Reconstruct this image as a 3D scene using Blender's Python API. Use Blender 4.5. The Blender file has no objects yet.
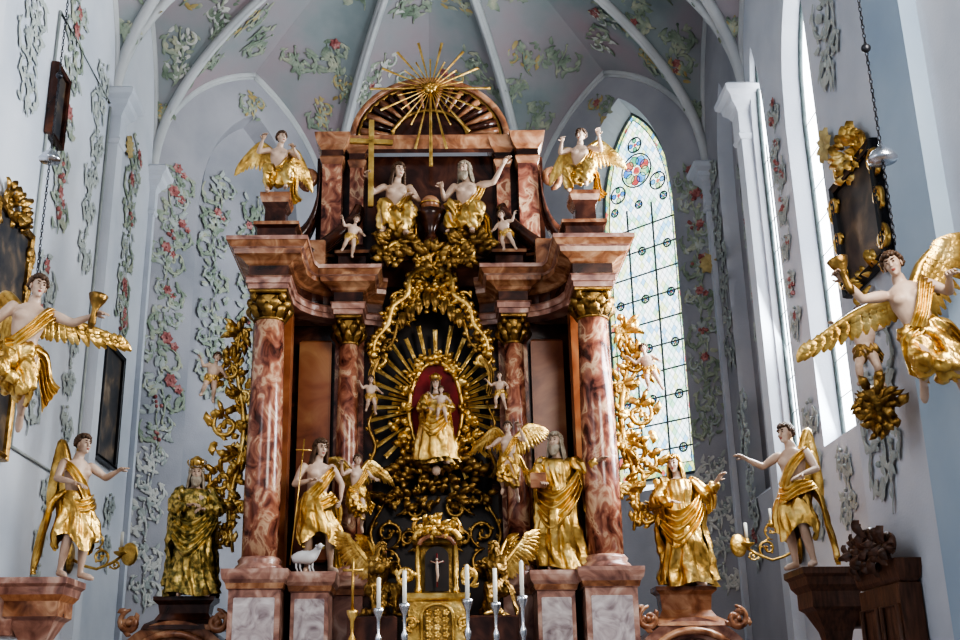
import bpy, math, random
from mathutils import Vector, Matrix, Euler, noise
from math import sin, cos, pi, radians, sqrt, exp, atan2
V = Vector
D = bpy.data

# ------------------------------------------------------------------ materials
def new_mat(name):
    m = D.materials.new(name); m.use_nodes = True
    nt = m.node_tree; b = nt.nodes['Principled BSDF']
    return m, nt, b
def ramp_mat(name, cols, scale=3, rough=.5, metal=0, bump=0, bscale=20, detail=6, dist=0, stretch=(1,1,1), bdist=.02):
    m, nt, b = new_mat(name)
    tc = nt.nodes.new('ShaderNodeTexCoord'); mp = nt.nodes.new('ShaderNodeMapping')
    mp.inputs['Scale'].default_value = stretch
    nt.links.new(tc.outputs['Object'], mp.inputs['Vector'])
    n = nt.nodes.new('ShaderNodeTexNoise'); n.inputs['Scale'].default_value = scale
    n.inputs['Detail'].default_value = detail; n.inputs['Distortion'].default_value = dist
    nt.links.new(mp.outputs[0], n.inputs['Vector'])
    r = nt.nodes.new('ShaderNodeValToRGB'); e = r.color_ramp.elements
    while len(e) < len(cols): e.new(.5)
    for i, (p, c) in enumerate(cols):
        e[i].position = p; e[i].color = (*c, 1)
    nt.links.new(n.outputs['Fac'], r.inputs['Fac'])
    nt.links.new(r.outputs['Color'], b.inputs['Base Color'])
    b.inputs['Roughness'].default_value = rough; b.inputs['Metallic'].default_value = metal
    if bump:
        n2 = nt.nodes.new('ShaderNodeTexNoise'); n2.inputs['Scale'].default_value = bscale; n2.inputs['Detail'].default_value = 3
        nt.links.new(tc.outputs['Object'], n2.inputs['Vector'])
        bp = nt.nodes.new('ShaderNodeBump'); bp.inputs['Strength'].default_value = bump; bp.inputs['Distance'].default_value = bdist
        nt.links.new(n2.outputs['Fac'], bp.inputs['Height']); nt.links.new(bp.outputs[0], b.inputs['Normal'])
    return m
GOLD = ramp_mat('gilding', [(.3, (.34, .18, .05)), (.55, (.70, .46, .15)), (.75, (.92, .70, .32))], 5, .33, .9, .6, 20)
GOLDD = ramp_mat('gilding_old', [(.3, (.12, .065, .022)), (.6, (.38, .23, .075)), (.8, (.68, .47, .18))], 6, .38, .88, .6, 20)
FLESH = ramp_mat('painted_flesh', [(.3, (.42, .28, .20)), (.7, (.62, .46, .36))], 4, .45)
HAIR = ramp_mat('painted_hair', [(.3, (.05, .025, .012)), (.7, (.14, .075, .04))], 12, .5)
BEARD = ramp_mat('painted_grey_hair', [(.3, (.2, .15, .1)), (.7, (.42, .36, .28))], 12, .5)
LIPS = ramp_mat('painted_lips', [(.3, (.4, .1, .08)), (.7, (.45, .14, .1))], 4, .4)
EYE = ramp_mat('painted_eye', [(.3, (.02, .015, .01)), (.7, (.04, .02, .02))], 4, .3)
GREEN = ramp_mat('olive_gold_brocade', [(.35, (.10, .085, .025)), (.47, (.26, .20, .06)), (.57, (.60, .43, .15))], 14, .4, .6, .4, 25)
REDM = ramp_mat('red_marble', [(.34, (.06, .020, .015)), (.44, (.21, .07, .047)), (.54, (.38, .16, .10)), (.62, (.60, .40, .26)), (.68, (.28, .11, .07))], 4.2, .2, 0, 0, dist=1.1, stretch=(1, 1, .7))
DARKM = ramp_mat('dark_red_marble', [(.3, (.016, .006, .004)), (.5, (.055, .018, .011)), (.75, (.15, .055, .03))], 2.2, .22, dist=1.2)
ORANGEM = ramp_mat('orange_marble', [(.3, (.18, .045, .016)), (.5, (.34, .115, .045)), (.75, (.46, .23, .10))], 1.6, .28, dist=.8)
PINKM = ramp_mat('pink_marble', [(.3, (.17, .075, .06)), (.5, (.38, .20, .15)), (.7, (.60, .43, .35))], 3.0, .28, dist=1.3)
GREYM = ramp_mat('grey_white_marble', [(.3, (.22, .16, .17)), (.5, (.47, .40, .40)), (.7, (.66, .61, .60))], 2.8, .3, dist=2.2)
CORN = ramp_mat('cornice_marble', [(.3, (.12, .042, .022)), (.5, (.30, .13, .065)), (.72, (.54, .32, .19))], 3.4, .22, dist=1.0)
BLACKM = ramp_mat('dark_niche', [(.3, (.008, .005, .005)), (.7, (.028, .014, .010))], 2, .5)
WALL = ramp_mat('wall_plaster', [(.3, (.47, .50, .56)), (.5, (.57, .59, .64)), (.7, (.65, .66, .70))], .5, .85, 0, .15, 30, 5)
WALLP = ramp_mat('lilac_shaded_plaster', [(.3, (.27, .28, .31)), (.5, (.35, .345, .375)), (.7, (.41, .40, .43))], .6, .85, 0, .15, 30)  # lilac plaster, with the shade of the far walls put into its colour
VAULT = ramp_mat('vault_plaster', [(.3, (.20, .245, .25)), (.44, (.28, .31, .315)), (.54, (.34, .32, .335)), (.66, (.38, .30, .32))], .45, .9, 0, .1, 30, 4)
RIB = ramp_mat('rib_stucco', [(.3, (.42, .43, .44)), (.7, (.53, .53, .53))], 1, .8)
STUC = ramp_mat('stucco_greygreen', [(.3, (.17, .22, .16)), (.5, (.30, .34, .27)), (.7, (.46, .45, .34))], 3, .85)
STUCL = ramp_mat('stucco_pale', [(.3, (.30, .33, .32)), (.7, (.46, .48, .45))], 3, .85)
STUCW = ramp_mat('stucco_white', [(.3, (.48, .48, .46)), (.7, (.62, .60, .55))], 3, .85)
STUCY = ramp_mat('stucco_ochre', [(.3, (.36, .27, .11)), (.7, (.54, .43, .22))], 3, .7)
ROSE = ramp_mat('stucco_rose', [(.3, (.22, .06, .06)), (.5, (.36, .14, .13)), (.7, (.54, .30, .28))], 9, .85)
FLOOR = ramp_mat('stone_floor', [(.3, (.20, .17, .15)), (.7, (.34, .30, .27))], 1.5, .5)
WOOD = ramp_mat('stall_wood', [(.3, (.04, .017, .01)), (.7, (.14, .06, .034))], 3, .4, 0, .2, 20, stretch=(6, 6, 1))
ORWOOD = ramp_mat('orange_wood', [(.3, (.30, .11, .045)), (.7, (.48, .23, .11))], 3, .45, stretch=(5, 5, 1))
BLACKF = ramp_mat('black_frame', [(.3, (.008, .008, .01)), (.7, (.02, .02, .025))], 5, .35)
CANVAS = ramp_mat('old_painting', [(.35, (.02, .022, .03)), (.5, (.06, .05, .045)), (.62, (.16, .11, .07)), (.75, (.3, .23, .17))], 2.2, .5, dist=.6)
REDC = ramp_mat('red_velvet', [(.3, (.09, .005, .007)), (.7, (.22, .016, .018))], 4, .8)
SILVER = ramp_mat('silver', [(.3, (.45, .46, .5)), (.7, (.7, .72, .76))], 5, .25, 1, .2, 30)
WAX = ramp_mat('candle_wax', [(.3, (.75, .72, .62)), (.7, (.85, .82, .74))], 3, .5)
CLOTHW = ramp_mat('altar_linen', [(.3, (.55, .54, .54)), (.7, (.7, .69, .68))], 3, .8)
IRON = ramp_mat('iron', [(.3, (.03, .03, .035)), (.7, (.08, .08, .09))], 5, .4, .8)
LEAD = ramp_mat('window_lead', [(.3, (.08, .11, .11)), (.7, (.16, .19, .19))], 5, .6)
BLUEP = ramp_mat('blue_plaster', [(.3, (.30, .38, .48)), (.7, (.40, .48, .56))], .6, .85)

def glass_mat(name, cols, strength, cell=None, axis=(1, 0, 0)):
    """day-lit leaded glass; cell = quarry size of the diamond leading along `axis` and z"""
    m, nt, b = new_mat(name); L = nt.links.new
    def math_(op, a, c=None):
        n = nt.nodes.new('ShaderNodeMath'); n.operation = op
        for i, q in enumerate((a, c)):
            if q is None: continue
            if isinstance(q, (int, float)): n.inputs[i].default_value = q
            else: L(q, n.inputs[i])
        return n.outputs[0]
    tc = nt.nodes.new('ShaderNodeTexCoord')
    r = nt.nodes.new('ShaderNodeValToRGB'); r.color_ramp.interpolation = 'CONSTANT'; e = r.color_ramp.elements
    while len(e) < len(cols): e.new(.5)
    for i, (p, c) in enumerate(cols): e[i].position = p; e[i].color = (*c, 1)
    if cell:
        dt = nt.nodes.new('ShaderNodeVectorMath'); dt.operation = 'DOT_PRODUCT'; dt.inputs[1].default_value = axis; L(tc.outputs['Object'], dt.inputs[0])
        sx = nt.nodes.new('ShaderNodeSeparateXYZ'); L(tc.outputs['Object'], sx.inputs[0])
        s_ = math_('DIVIDE', dt.outputs['Value'], cell); z_ = math_('DIVIDE', sx.outputs['Z'], cell * 1.5)
        a = math_('ADD', s_, z_); c = math_('SUBTRACT', s_, z_)
        cb = nt.nodes.new('ShaderNodeCombineXYZ'); L(math_('FLOOR', a), cb.inputs[0]); L(math_('FLOOR', c), cb.inputs[1])
        wn = nt.nodes.new('ShaderNodeTexWhiteNoise'); L(cb.outputs[0], wn.inputs['Vector']); L(wn.outputs['Value'], r.inputs['Fac'])
        e1 = math_('ABSOLUTE', math_('SUBTRACT', math_('FRACT', a), .5)); e2 = math_('ABSOLUTE', math_('SUBTRACT', math_('FRACT', c), .5))
        edge = math_('LESS_THAN', math_('MAXIMUM', e1, e2), .44)
        fac = math_('ADD', math_('MULTIPLY', edge, .65), .35)
        mx = nt.nodes.new('ShaderNodeMix'); mx.data_type = 'RGBA'; mx.blend_type = 'MULTIPLY'; mx.inputs[0].default_value = 1
        L(r.outputs[0], mx.inputs[6]); L(fac, mx.inputs[7]); L(mx.outputs[2], b.inputs['Emission Color'])
    else:
        n = nt.nodes.new('ShaderNodeTexNoise'); n.inputs['Scale'].default_value = 3; L(tc.outputs['Object'], n.inputs['Vector']); L(n.outputs['Fac'], r.inputs['Fac']); L(r.outputs[0], b.inputs['Emission Color'])
    b.inputs['Emission Strength'].default_value = strength
    b.inputs['Base Color'].default_value = (.2, .25, .25, 1); b.inputs['Roughness'].default_value = .2
    return m
AX = V((-3.75, 3.9, 0)).normalized()
STAINED = glass_mat('stained_glass', [(0, (.78, .92, .95)), (.3, (.55, .80, .78)), (.45, (.92, .96, .92)), (.62, (.72, .82, .45)), (.72, (.9, .95, 1)), (.86, (.38, .68, .46)), (.93, (.30, .56, .82))], 2.2, .14, tuple(AX))
STAINB = glass_mat('stained_border', [(0, (.70, .78, .28)), (.3, (.25, .55, .30)), (.5, (.92, .95, .75)), (.65, (.12, .38, .72)), (.75, (.80, .85, .35)), (.93, (.65, .12, .10))], 1.6, .12, tuple(AX))
GLB = glass_mat('glass_blue', [(0, (.06, .22, .65)), (.5, (.15, .45, .80))], 1.6)
GLR = glass_mat('glass_red', [(0, (.60, .06, .06)), (.5, (.75, .22, .12))], 1.2)
GLG = glass_mat('glass_green', [(0, (.12, .45, .25)), (.5, (.5, .75, .4))], 1.5)
CLEARG = glass_mat('daylit_glass', [(0, (.85, .93, 1)), (.5, (.95, .97, 1))], 5.0)

# ------------------------------------------------------------------ mesh builder
class MB:
    def __init__(s): s.v = []; s.f = []; s.m = []; s.sm = []; s.mats = []; s.idx = {}
    def mi(s, mat):
        if mat.name not in s.idx: s.idx[mat.name] = len(s.mats); s.mats.append(mat)
        return s.idx[mat.name]
    def add(s, vs, fs, mat, smooth=True):
        o = len(s.v); s.v.extend([tuple(p) for p in vs]); k = s.mi(mat)
        for f in fs: s.f.append(tuple(i + o for i in f)); s.m.append(k); s.sm.append(smooth)
    def build(s, name, matrix=None, parent=None, fn=None):
        me = D.meshes.new(name); me.from_pydata([fn(*p) for p in s.v] if fn else s.v, [], s.f)
        for m in s.mats: me.materials.append(m)
        me.polygons.foreach_set('material_index', s.m); me.polygons.foreach_set('use_smooth', s.sm)
        me.update()
        ob = D.objects.new(name, me); bpy.context.scene.collection.objects.link(ob)
        if matrix is not None: ob.matrix_world = matrix
        if parent: ob.parent = parent
        return ob

def loft(mb, rings, mat, closed=True, caps=True, smooth=True, mats=None):
    n = len(rings[0]); vs = [p for r in rings for p in r]
    for i in range(len(rings) - 1):
        fs = []
        for j in range(n if closed else n - 1):
            a = i * n + j; b = i * n + (j + 1) % n
            fs.append((a, b, b + n, a + n))
        if i == 0: o = len(mb.v); mb.add(vs, fs, mats[i] if mats else mat, smooth)
        else:
            k = mb.mi(mats[i] if mats else mat)
            for f in fs: mb.f.append(tuple(q + o for q in f)); mb.m.append(k); mb.sm.append(smooth)
    if closed and caps:
        k = mb.mi(mat if not mats else mats[0])
        mb.f.append(tuple(o + j for j in range(n - 1, -1, -1))); mb.m.append(k); mb.sm.append(False)
        e = (len(rings) - 1) * n
        mb.f.append(tuple(o + e + j for j in range(n))); mb.m.append(k if not mats else mb.mi(mats[-1])); mb.sm.append(False)

def catmull(P, n):
    P = [V(p) for p in P]; m = len(P); out = []
    for i in range(n + 1):
        t = i / n * (m - 1); k = min(int(t), m - 2); u = t - k
        p0 = P[max(k - 1, 0)]; p1 = P[k]; p2 = P[k + 1]; p3 = P[min(k + 2, m - 1)]
        out.append(.5 * ((2 * p1) + (p2 - p0) * u + (2 * p0 - 5 * p1 + 4 * p2 - p3) * u * u + (3 * p1 - p0 - 3 * p2 + p3) * u ** 3))
    return out
def lerpl(L, t):
    k = t * (len(L) - 1); i = min(int(k), len(L) - 2); return L[i] + (L[i + 1] - L[i]) * (k - i)

def tube(mb, path, radii, mat, n=8, up=None, flat=1, caps=True):
    path = [V(p) for p in path]; m = len(path)
    if not hasattr(radii, '__len__'): radii = [radii] * m
    elif len(radii) != m: radii = [lerpl(radii, i / (m - 1)) for i in range(m)]
    rings = []; prev = None
    for i in range(m):
        T = (path[min(i + 1, m - 1)] - path[max(i - 1, 0)])
        if T.length < 1e-9: T = V((0, 0, 1))
        T.normalize()
        if up is not None: N = V(up); B = T.cross(N)
        else:
            if prev is None:
                a = V((0, 0, 1)) if abs(T.z) < .9 else V((1, 0, 0)); N = (a - T * a.dot(T)).normalized()
            else: N = prev - T * prev.dot(T)
            if N.length < 1e-6: N = T.orthogonal()
            N.normalize(); prev = N; B = T.cross(N)
        if B.length < 1e-6: B = T.orthogonal()
        B.normalize(); r = radii[i]
        rings.append([path[i] + B * (r * cos(2 * pi * j / n)) + N * (r * flat * sin(2 * pi * j / n)) for j in range(n)])
    loft(mb, rings, mat, True, caps)

def capsule(mb, a, b, ra, rb, mat, n=14, bulge=0):
    a = V(a); b = V(b); d = b - a; L = d.length; d.normalize()
    pts = [a - d * ra * .97, a - d * ra * .65, a]; rr = [ra * .25, ra * .76, ra]
    for t in (.2, .4, .6, .8): pts.append(a + d * L * t); rr.append((ra + (rb - ra) * t) * (1 + bulge * sin(pi * min(1, t * 1.25)) if t < .8 else 1))
    pts += [b, b + d * rb * .65, b + d * rb * .97]; rr += [rb, rb * .76, rb * .25]
    tube(mb, pts, rr, mat, n)

def ellipsoid(mb, c, r, mat, n=12, m=8, R=None):
    c = V(c); r = r if hasattr(r, '__len__') else (r, r, r); rings = []
    for i in range(m + 1):
        ph = -pi / 2 + pi * (i + .02) / (m + .04); ring = []
        for j in range(n):
            p = V((r[0] * cos(ph) * cos(2 * pi * j / n), r[1] * cos(ph) * sin(2 * pi * j / n), r[2] * sin(ph)))
            if R: p = R @ p
            ring.append(c + p)
        rings.append(ring)
    loft(mb, rings, mat)

def lathe(mb, prof, o, mat, n=28, smooth=True, sx=1, sy=1):
    o = V(o)
    loft(mb, [[o + V((r * cos(2 * pi * j / n) * sx, r * sin(2 * pi * j / n) * sy, z)) for j in range(n)] for r, z in prof], mat, True, True, smooth)

def sweep(mb, path, prof, mats, closed=False, smooth=False, caps=True):
    m = len(path); offs = []
    for i in range(m):
        def nrm(a, b):
            t = V((b[0] - a[0], b[1] - a[1])); t.normalize(); return V((t.y, -t.x))
        n1 = nrm(path[i - 1], path[i]) if (i > 0 or closed) else None
        n2 = nrm(path[i], path[(i + 1) % m]) if (i < m - 1 or closed) else None
        if n1 is None: o = n2
        elif n2 is None: o = n1
        else: o = (n1 + n2) / max(.35, 1 + n1.dot(n2))
        offs.append(o)
    rings = [[V((path[i][0] + offs[i].x * q, path[i][1] + offs[i].y * q, z)) for i in range(m)] for q, z in prof]
    if not isinstance(mats, list): mats = [mats] * (len(prof) - 1)
    loft(mb, rings, mats[0], closed, closed and caps, smooth, mats)

def rect(cx, cy, w, d): return [(cx - w / 2, cy - d / 2), (cx + w / 2, cy - d / 2), (cx + w / 2, cy + d / 2), (cx - w / 2, cy + d / 2)]
def block(mb, cx, cy, w, d, prof, mats): sweep(mb, rect(cx, cy, w, d), prof, mats, True)
def box(mb, x0, x1, y0, y1, z0, z1, mat, b=.015):
    block(mb, (x0 + x1) / 2, (y0 + y1) / 2, x1 - x0, y1 - y0, [(-b, z0), (0, z0 + b), (0, z1 - b), (-b, z1)], mat)

# --- ornament in a plane frame ------------------------------------------------
class Fr:
    def __init__(s, o, ux, uz, n): s.o = V(o); s.ux = V(ux).normalized(); s.uz = V(uz).normalized(); s.n = V(n).normalized()
    def __call__(s, x, y, h=0): return s.o + s.ux * x + s.uz * y + s.n * h
def leaf(mb, F, x, y, ang, L, W, mat, lift=.3, curl=.5, h0=0, ridge=.35):
    n = 5; vs = []; px, py, a = x, y, ang
    for i in range(n + 1):
        t = i / n; w = W * (sin(pi * min(1, t * .85 + .15)) ** .8) * (1 if i < n else .15)
        h = h0 + lift * L * sin(pi * t * .75)
        nx, ny = -sin(a), cos(a)
        wv = 1 + .25 * (i % 2)
        vs += [F(px + nx * w * wv, py + ny * w * wv, h * .6), F(px, py, h + W * ridge), F(px - nx * w * wv, py - ny * w * wv, h * .6)]
        px += cos(a) * L / n; py += sin(a) * L / n; a += curl / n
    fs = []
    for i in range(n):
        for k in (0, 1): fs.append((3 * i + k, 3 * i + k + 1, 3 * i + k + 4, 3 * i + k + 3))
    mb.add(vs, fs, mat)
def spiral(cx, cy, r0, a0, turns, d=1, n=22, r1=.15):
    return [(cx + cos(a0 + d * turns * 2 * pi * i / n) * r0 * (1 - (1 - r1) * (i / n) ** .8), cy + sin(a0 + d * turns * 2 * pi * i / n) * r0 * (1 - (1 - r1) * (i / n) ** .8)) for i in range(n + 1)]
def scroll(mb, F, pts, w, mat, leaves=True, thick=1, h=0, ll=3.2, every=3, lm=None, lw=.9):
    P = [F(x, y, h) for x, y in pts]; m = len(P)
    rr = [w * (.45 + .75 * sin(pi * (i / (m - 1)) ** .7)) for i in range(m)]
    tube(mb, P, rr, mat, 6, up=F.n, flat=thick)
    ellipsoid(mb, F(*pts[-1], h), (w * 1.3,) * 3, mat, 7, 5)
    if leaves:
        for i in range(1, m - 2, every):
            a = atan2(pts[i + 1][1] - pts[i][1], pts[i + 1][0] - pts[i][0])
            s = 1 if (i // every) % 2 else -1
            leaf(mb, F, pts[i][0], pts[i][1], a + s * .9, w * ll, w * lw, lm or mat, .25 * thick, -s * .9, h, .35 * thick)
def rosette(mb, F, x, y, r, mat, k=6, h=0, lift=.3):
    for i in range(k): leaf(mb, F, x, y, 2 * pi * i / k, r, r * .35, mat, lift, .3, h, lift)
    ellipsoid(mb, F(x, y, h + r * .1), (r * .2,) * 3, mat, 7, 5)
def leafcluster(mb, F, x, y, rx, ry, n, mat, seed, L=.16, W=.04, flat=1):
    rnd = random.Random(seed)
    for i in range(n):
        a = rnd.uniform(0, 2 * pi); q = sqrt(rnd.random())
        leaf(mb, F, x + rx * q * cos(a), y + ry * q * sin(a), a + rnd.uniform(-.8, .8), L * rnd.uniform(.6, 1.3), W * rnd.uniform(.7, 1.3), mat, .45 * flat, rnd.uniform(-1.2, 1.2), (1 - q) * L * .7 * flat, .35 * max(flat, .2))

# ------------------------------------------------------------------ figure tools
def remesh_into(dst, src, voxel, smooth, mat, disp=None):
    ob = src.build('tmp_part')
    r = ob.modifiers.new('r', 'REMESH'); r.mode = 'VOXEL'; r.voxel_size = voxel
    s = ob.modifiers.new('s', 'SMOOTH'); s.factor = .5; s.iterations = smooth
    bpy.context.view_layer.update()
    dg = bpy.context.evaluated_depsgraph_get(); me = D.meshes.new_from_object(ob.evaluated_get(dg))
    vs = [v.co.copy() for v in me.vertices]
    if disp:
        ns = [v.normal.copy() for v in me.vertices]; vs = [p + q * disp(p) for p, q in zip(vs, ns)]
    dst.add(vs, [tuple(p.vertices) for p in me.polygons], mat)
    D.meshes.remove(me); m2 = ob.data; D.objects.remove(ob); D.meshes.remove(m2)

def foldf(k, amp, seed=0, az=.22):
    o = V((seed * 3.1, seed * 1.7, 0))
    def f(p):
        q = V((p.x * k + p.z * k * .5, p.y * k, p.z * k * az - p.x * k * .15)) + o
        a = 1 - abs(noise.noise(q)) * 3.4; b = 1 - abs(noise.noise(q * 2.2 + V((5, 3, 1)))) * 3.0
        return amp * (a * .75 + b * .25 - .3)
    return f

POSE = dict(pelvis=(0, 0, .95), waist=(0, 0, 1.1), chest=(0, 0, 1.28), neck=(0, .01, 1.48), head=(0, -.03, 1.66),
    shl=(-.19, 0, 1.42), shr=(.19, 0, 1.42), ell=(-.30, .02, 1.16), wrl=(-.27, -.17, .98), elr=(.30, .02, 1.16), wrr=(.27, -.17, .98),
    hipl=(-.095, 0, .92), hipr=(.095, 0, .92), knl=(-.11, -.05, .50), knr=(.13, -.09, .50), anl=(-.11, .02, .09), anr=(.17, .0, .09),
    tol=(-.15, -.14, .03), tor=(.24, -.15, .03))

def hand(mb, wr, el, mat, side, curl=.5, s=1.0, hd=None):
    d = (V(hd) if hd else V(wr) - V(el)).normalized()
    a = V((0, 0, 1)) if abs(d.z) < .8 else V((1, 0, 0))
    lat = d.cross(a).normalized(); nn = lat.cross(d).normalized()
    wr = V(wr); pl = .085 * s
    rings = []
    for t, w, h in ((-.01, .026, .02), (.03, .036, .017), (.07, .042, .015), (.09, .036, .011)):
        c = wr + d * t * s; rings.append([c + lat * w * s * cos(2 * pi * j / 10) + nn * h * s * sin(2 * pi * j / 10) for j in range(10)])
    loft(mb, rings, mat)
    for i, (o, L, c) in enumerate(((-.029, .9, .8), (-.010, 1.05, 1), (.010, 1.0, 1.1), (.029, .8, 1.3))):
        p = wr + d * pl * .9 + lat * o * s; dd = d + lat * o * 3; dd.normalize(); pts = [p]
        for sl in (.042, .028, .022):
            dd = (Matrix.Rotation(-curl * c * .75, 3, lat) @ dd); p = p + dd * sl * L * s; pts.append(p)
        tube(mb, pts, [.0105 * s, .010 * s, .009 * s, .006 * s], mat, 6)
    sd = side; p = wr + d * .025 * s + lat * .03 * s * sd
    pts = [p, p + (d * .5 + lat * sd * .8 - nn * .3).normalized() * .036 * s]; pts.append(pts[-1] + (d * .9 + lat * sd * .3 - nn * .4).normalized() * .03 * s)
    tube(mb, pts, [.014 * s, .011 * s, .007 * s], mat, 6)

def feather(mb, p, d, n, L, W, mat):
    d = d.normalized(); lat = d.cross(n).normalized(); vs = []
    for i in range(5):
        t = i / 4; w = W * (1, 1.15, 1.1, .85, .2)[i] * .5; c = p + d * L * t + n * (.06 * L * sin(pi * t) - .1 * L * t * t)
        vs += [c - lat * w, c + n * W * .22, c + lat * w]
    fs = []
    for i in range(4):
        for k in (0, 1): fs.append((3 * i + k, 3 * i + k + 1, 3 * i + k + 4, 3 * i + k + 3))
    mb.add(vs, fs, mat)
def wing(mb, root, el, tip, down, mat, L=.6, N=15):
    root, el, tip, down = V(root), V(el), V(tip), V(down).normalized()
    C = catmull([root, el, tip], 24); od = (tip - el).normalized()
    nrm = (el - root).cross(down); nrm.normalize()
    if nrm.y > 0: nrm = -nrm
    tube(mb, C, [.05, .055, .05, .035, .015], mat, 8)
    for row, (ls, ws, off) in enumerate(((1, .085, -.015), (.62, .075, .005), (.34, .07, .025))):
        for i in range(N):
            t = i / (N - 1); p = C[int(t * 24)]; k = t ** 1.5
            d = down * (1 - k) + (od * .85 + down * .45) * k
            feather(mb, p + nrm * off, d, nrm, L * ls * (.5 + .5 * sin(pi * (.15 + .6 * t))), ws * (1 + .2 * (row == 0)), mat)

def robe(mb, rings, mat, k=9, amp=(.02, .16), seed=0, n=120, steps=36, arc=None, twist=.6, hemv=.03):
    rnd = random.Random(seed); ph = [rnd.uniform(0, 6.28) for _ in range(4)]
    K = [catmull([(r[0], r[1], r[2]) for r in rings], steps), catmull([(r[3], r[4], 0) for r in rings], steps)]
    out = []
    for i in range(steps + 1):
        t = i / steps; c = K[0][i]; rx, ry = K[1][i].x, K[1][i].y; A = amp[0] + (amp[1] - amp[0]) * t ** .7; ring = []
        for j in range(n + (0 if arc is None else 1)):
            th = 2 * pi * j / n if arc is None else arc[0] + (arc[1] - arc[0]) * j / n
            f = abs(sin(th * k / 2 + .5 * sin(th + ph[3]) + ph[0] + twist * t * 2)) * .42 + abs(sin(th * (k // 2) + ph[1] - twist * t)) * .22
            q = V((cos(th) * 2.0 + c.z * 1.3, sin(th) * 2.0, c.z * 1.9 + seed * 3.7))
            f += .34 * (1 - 3 * abs(noise.noise(q))) + .16 * (1 - 3 * abs(noise.noise(q * 2.1)))
            r = 1 + A * (f - .45) * 2
            ring.append(V((c.x + rx * r * cos(th), c.y + ry * r * sin(th), c.z + hemv * t * sin(th * 3 + ph[2]))))
        out.append(ring)
    loft(mb, out, mat, arc is None, False)
def cloth(mb, A, B, mat, k=4, amp=.03, n=26, m=22, seed=0):
    A = catmull(A, n); B = catmull(B, n); rows = []
    for i in range(n + 1):
        d = B[i] - A[i]; T = (A[min(i + 1, n)] - A[max(i - 1, 0)]); N = d.cross(T); N = N.normalized() if N.length > 1e-8 else V((0, -1, 0))
        rows.append([A[i] + d * (j / m) + N * amp * (abs(sin(pi * k * j / m + seed + i * .06)) - .5 + .3 * noise.noise(V((j / m * 3, i / n * 3, seed)))) for j in range(m + 1)])
    loft(mb, rows, mat, False, False)

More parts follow.
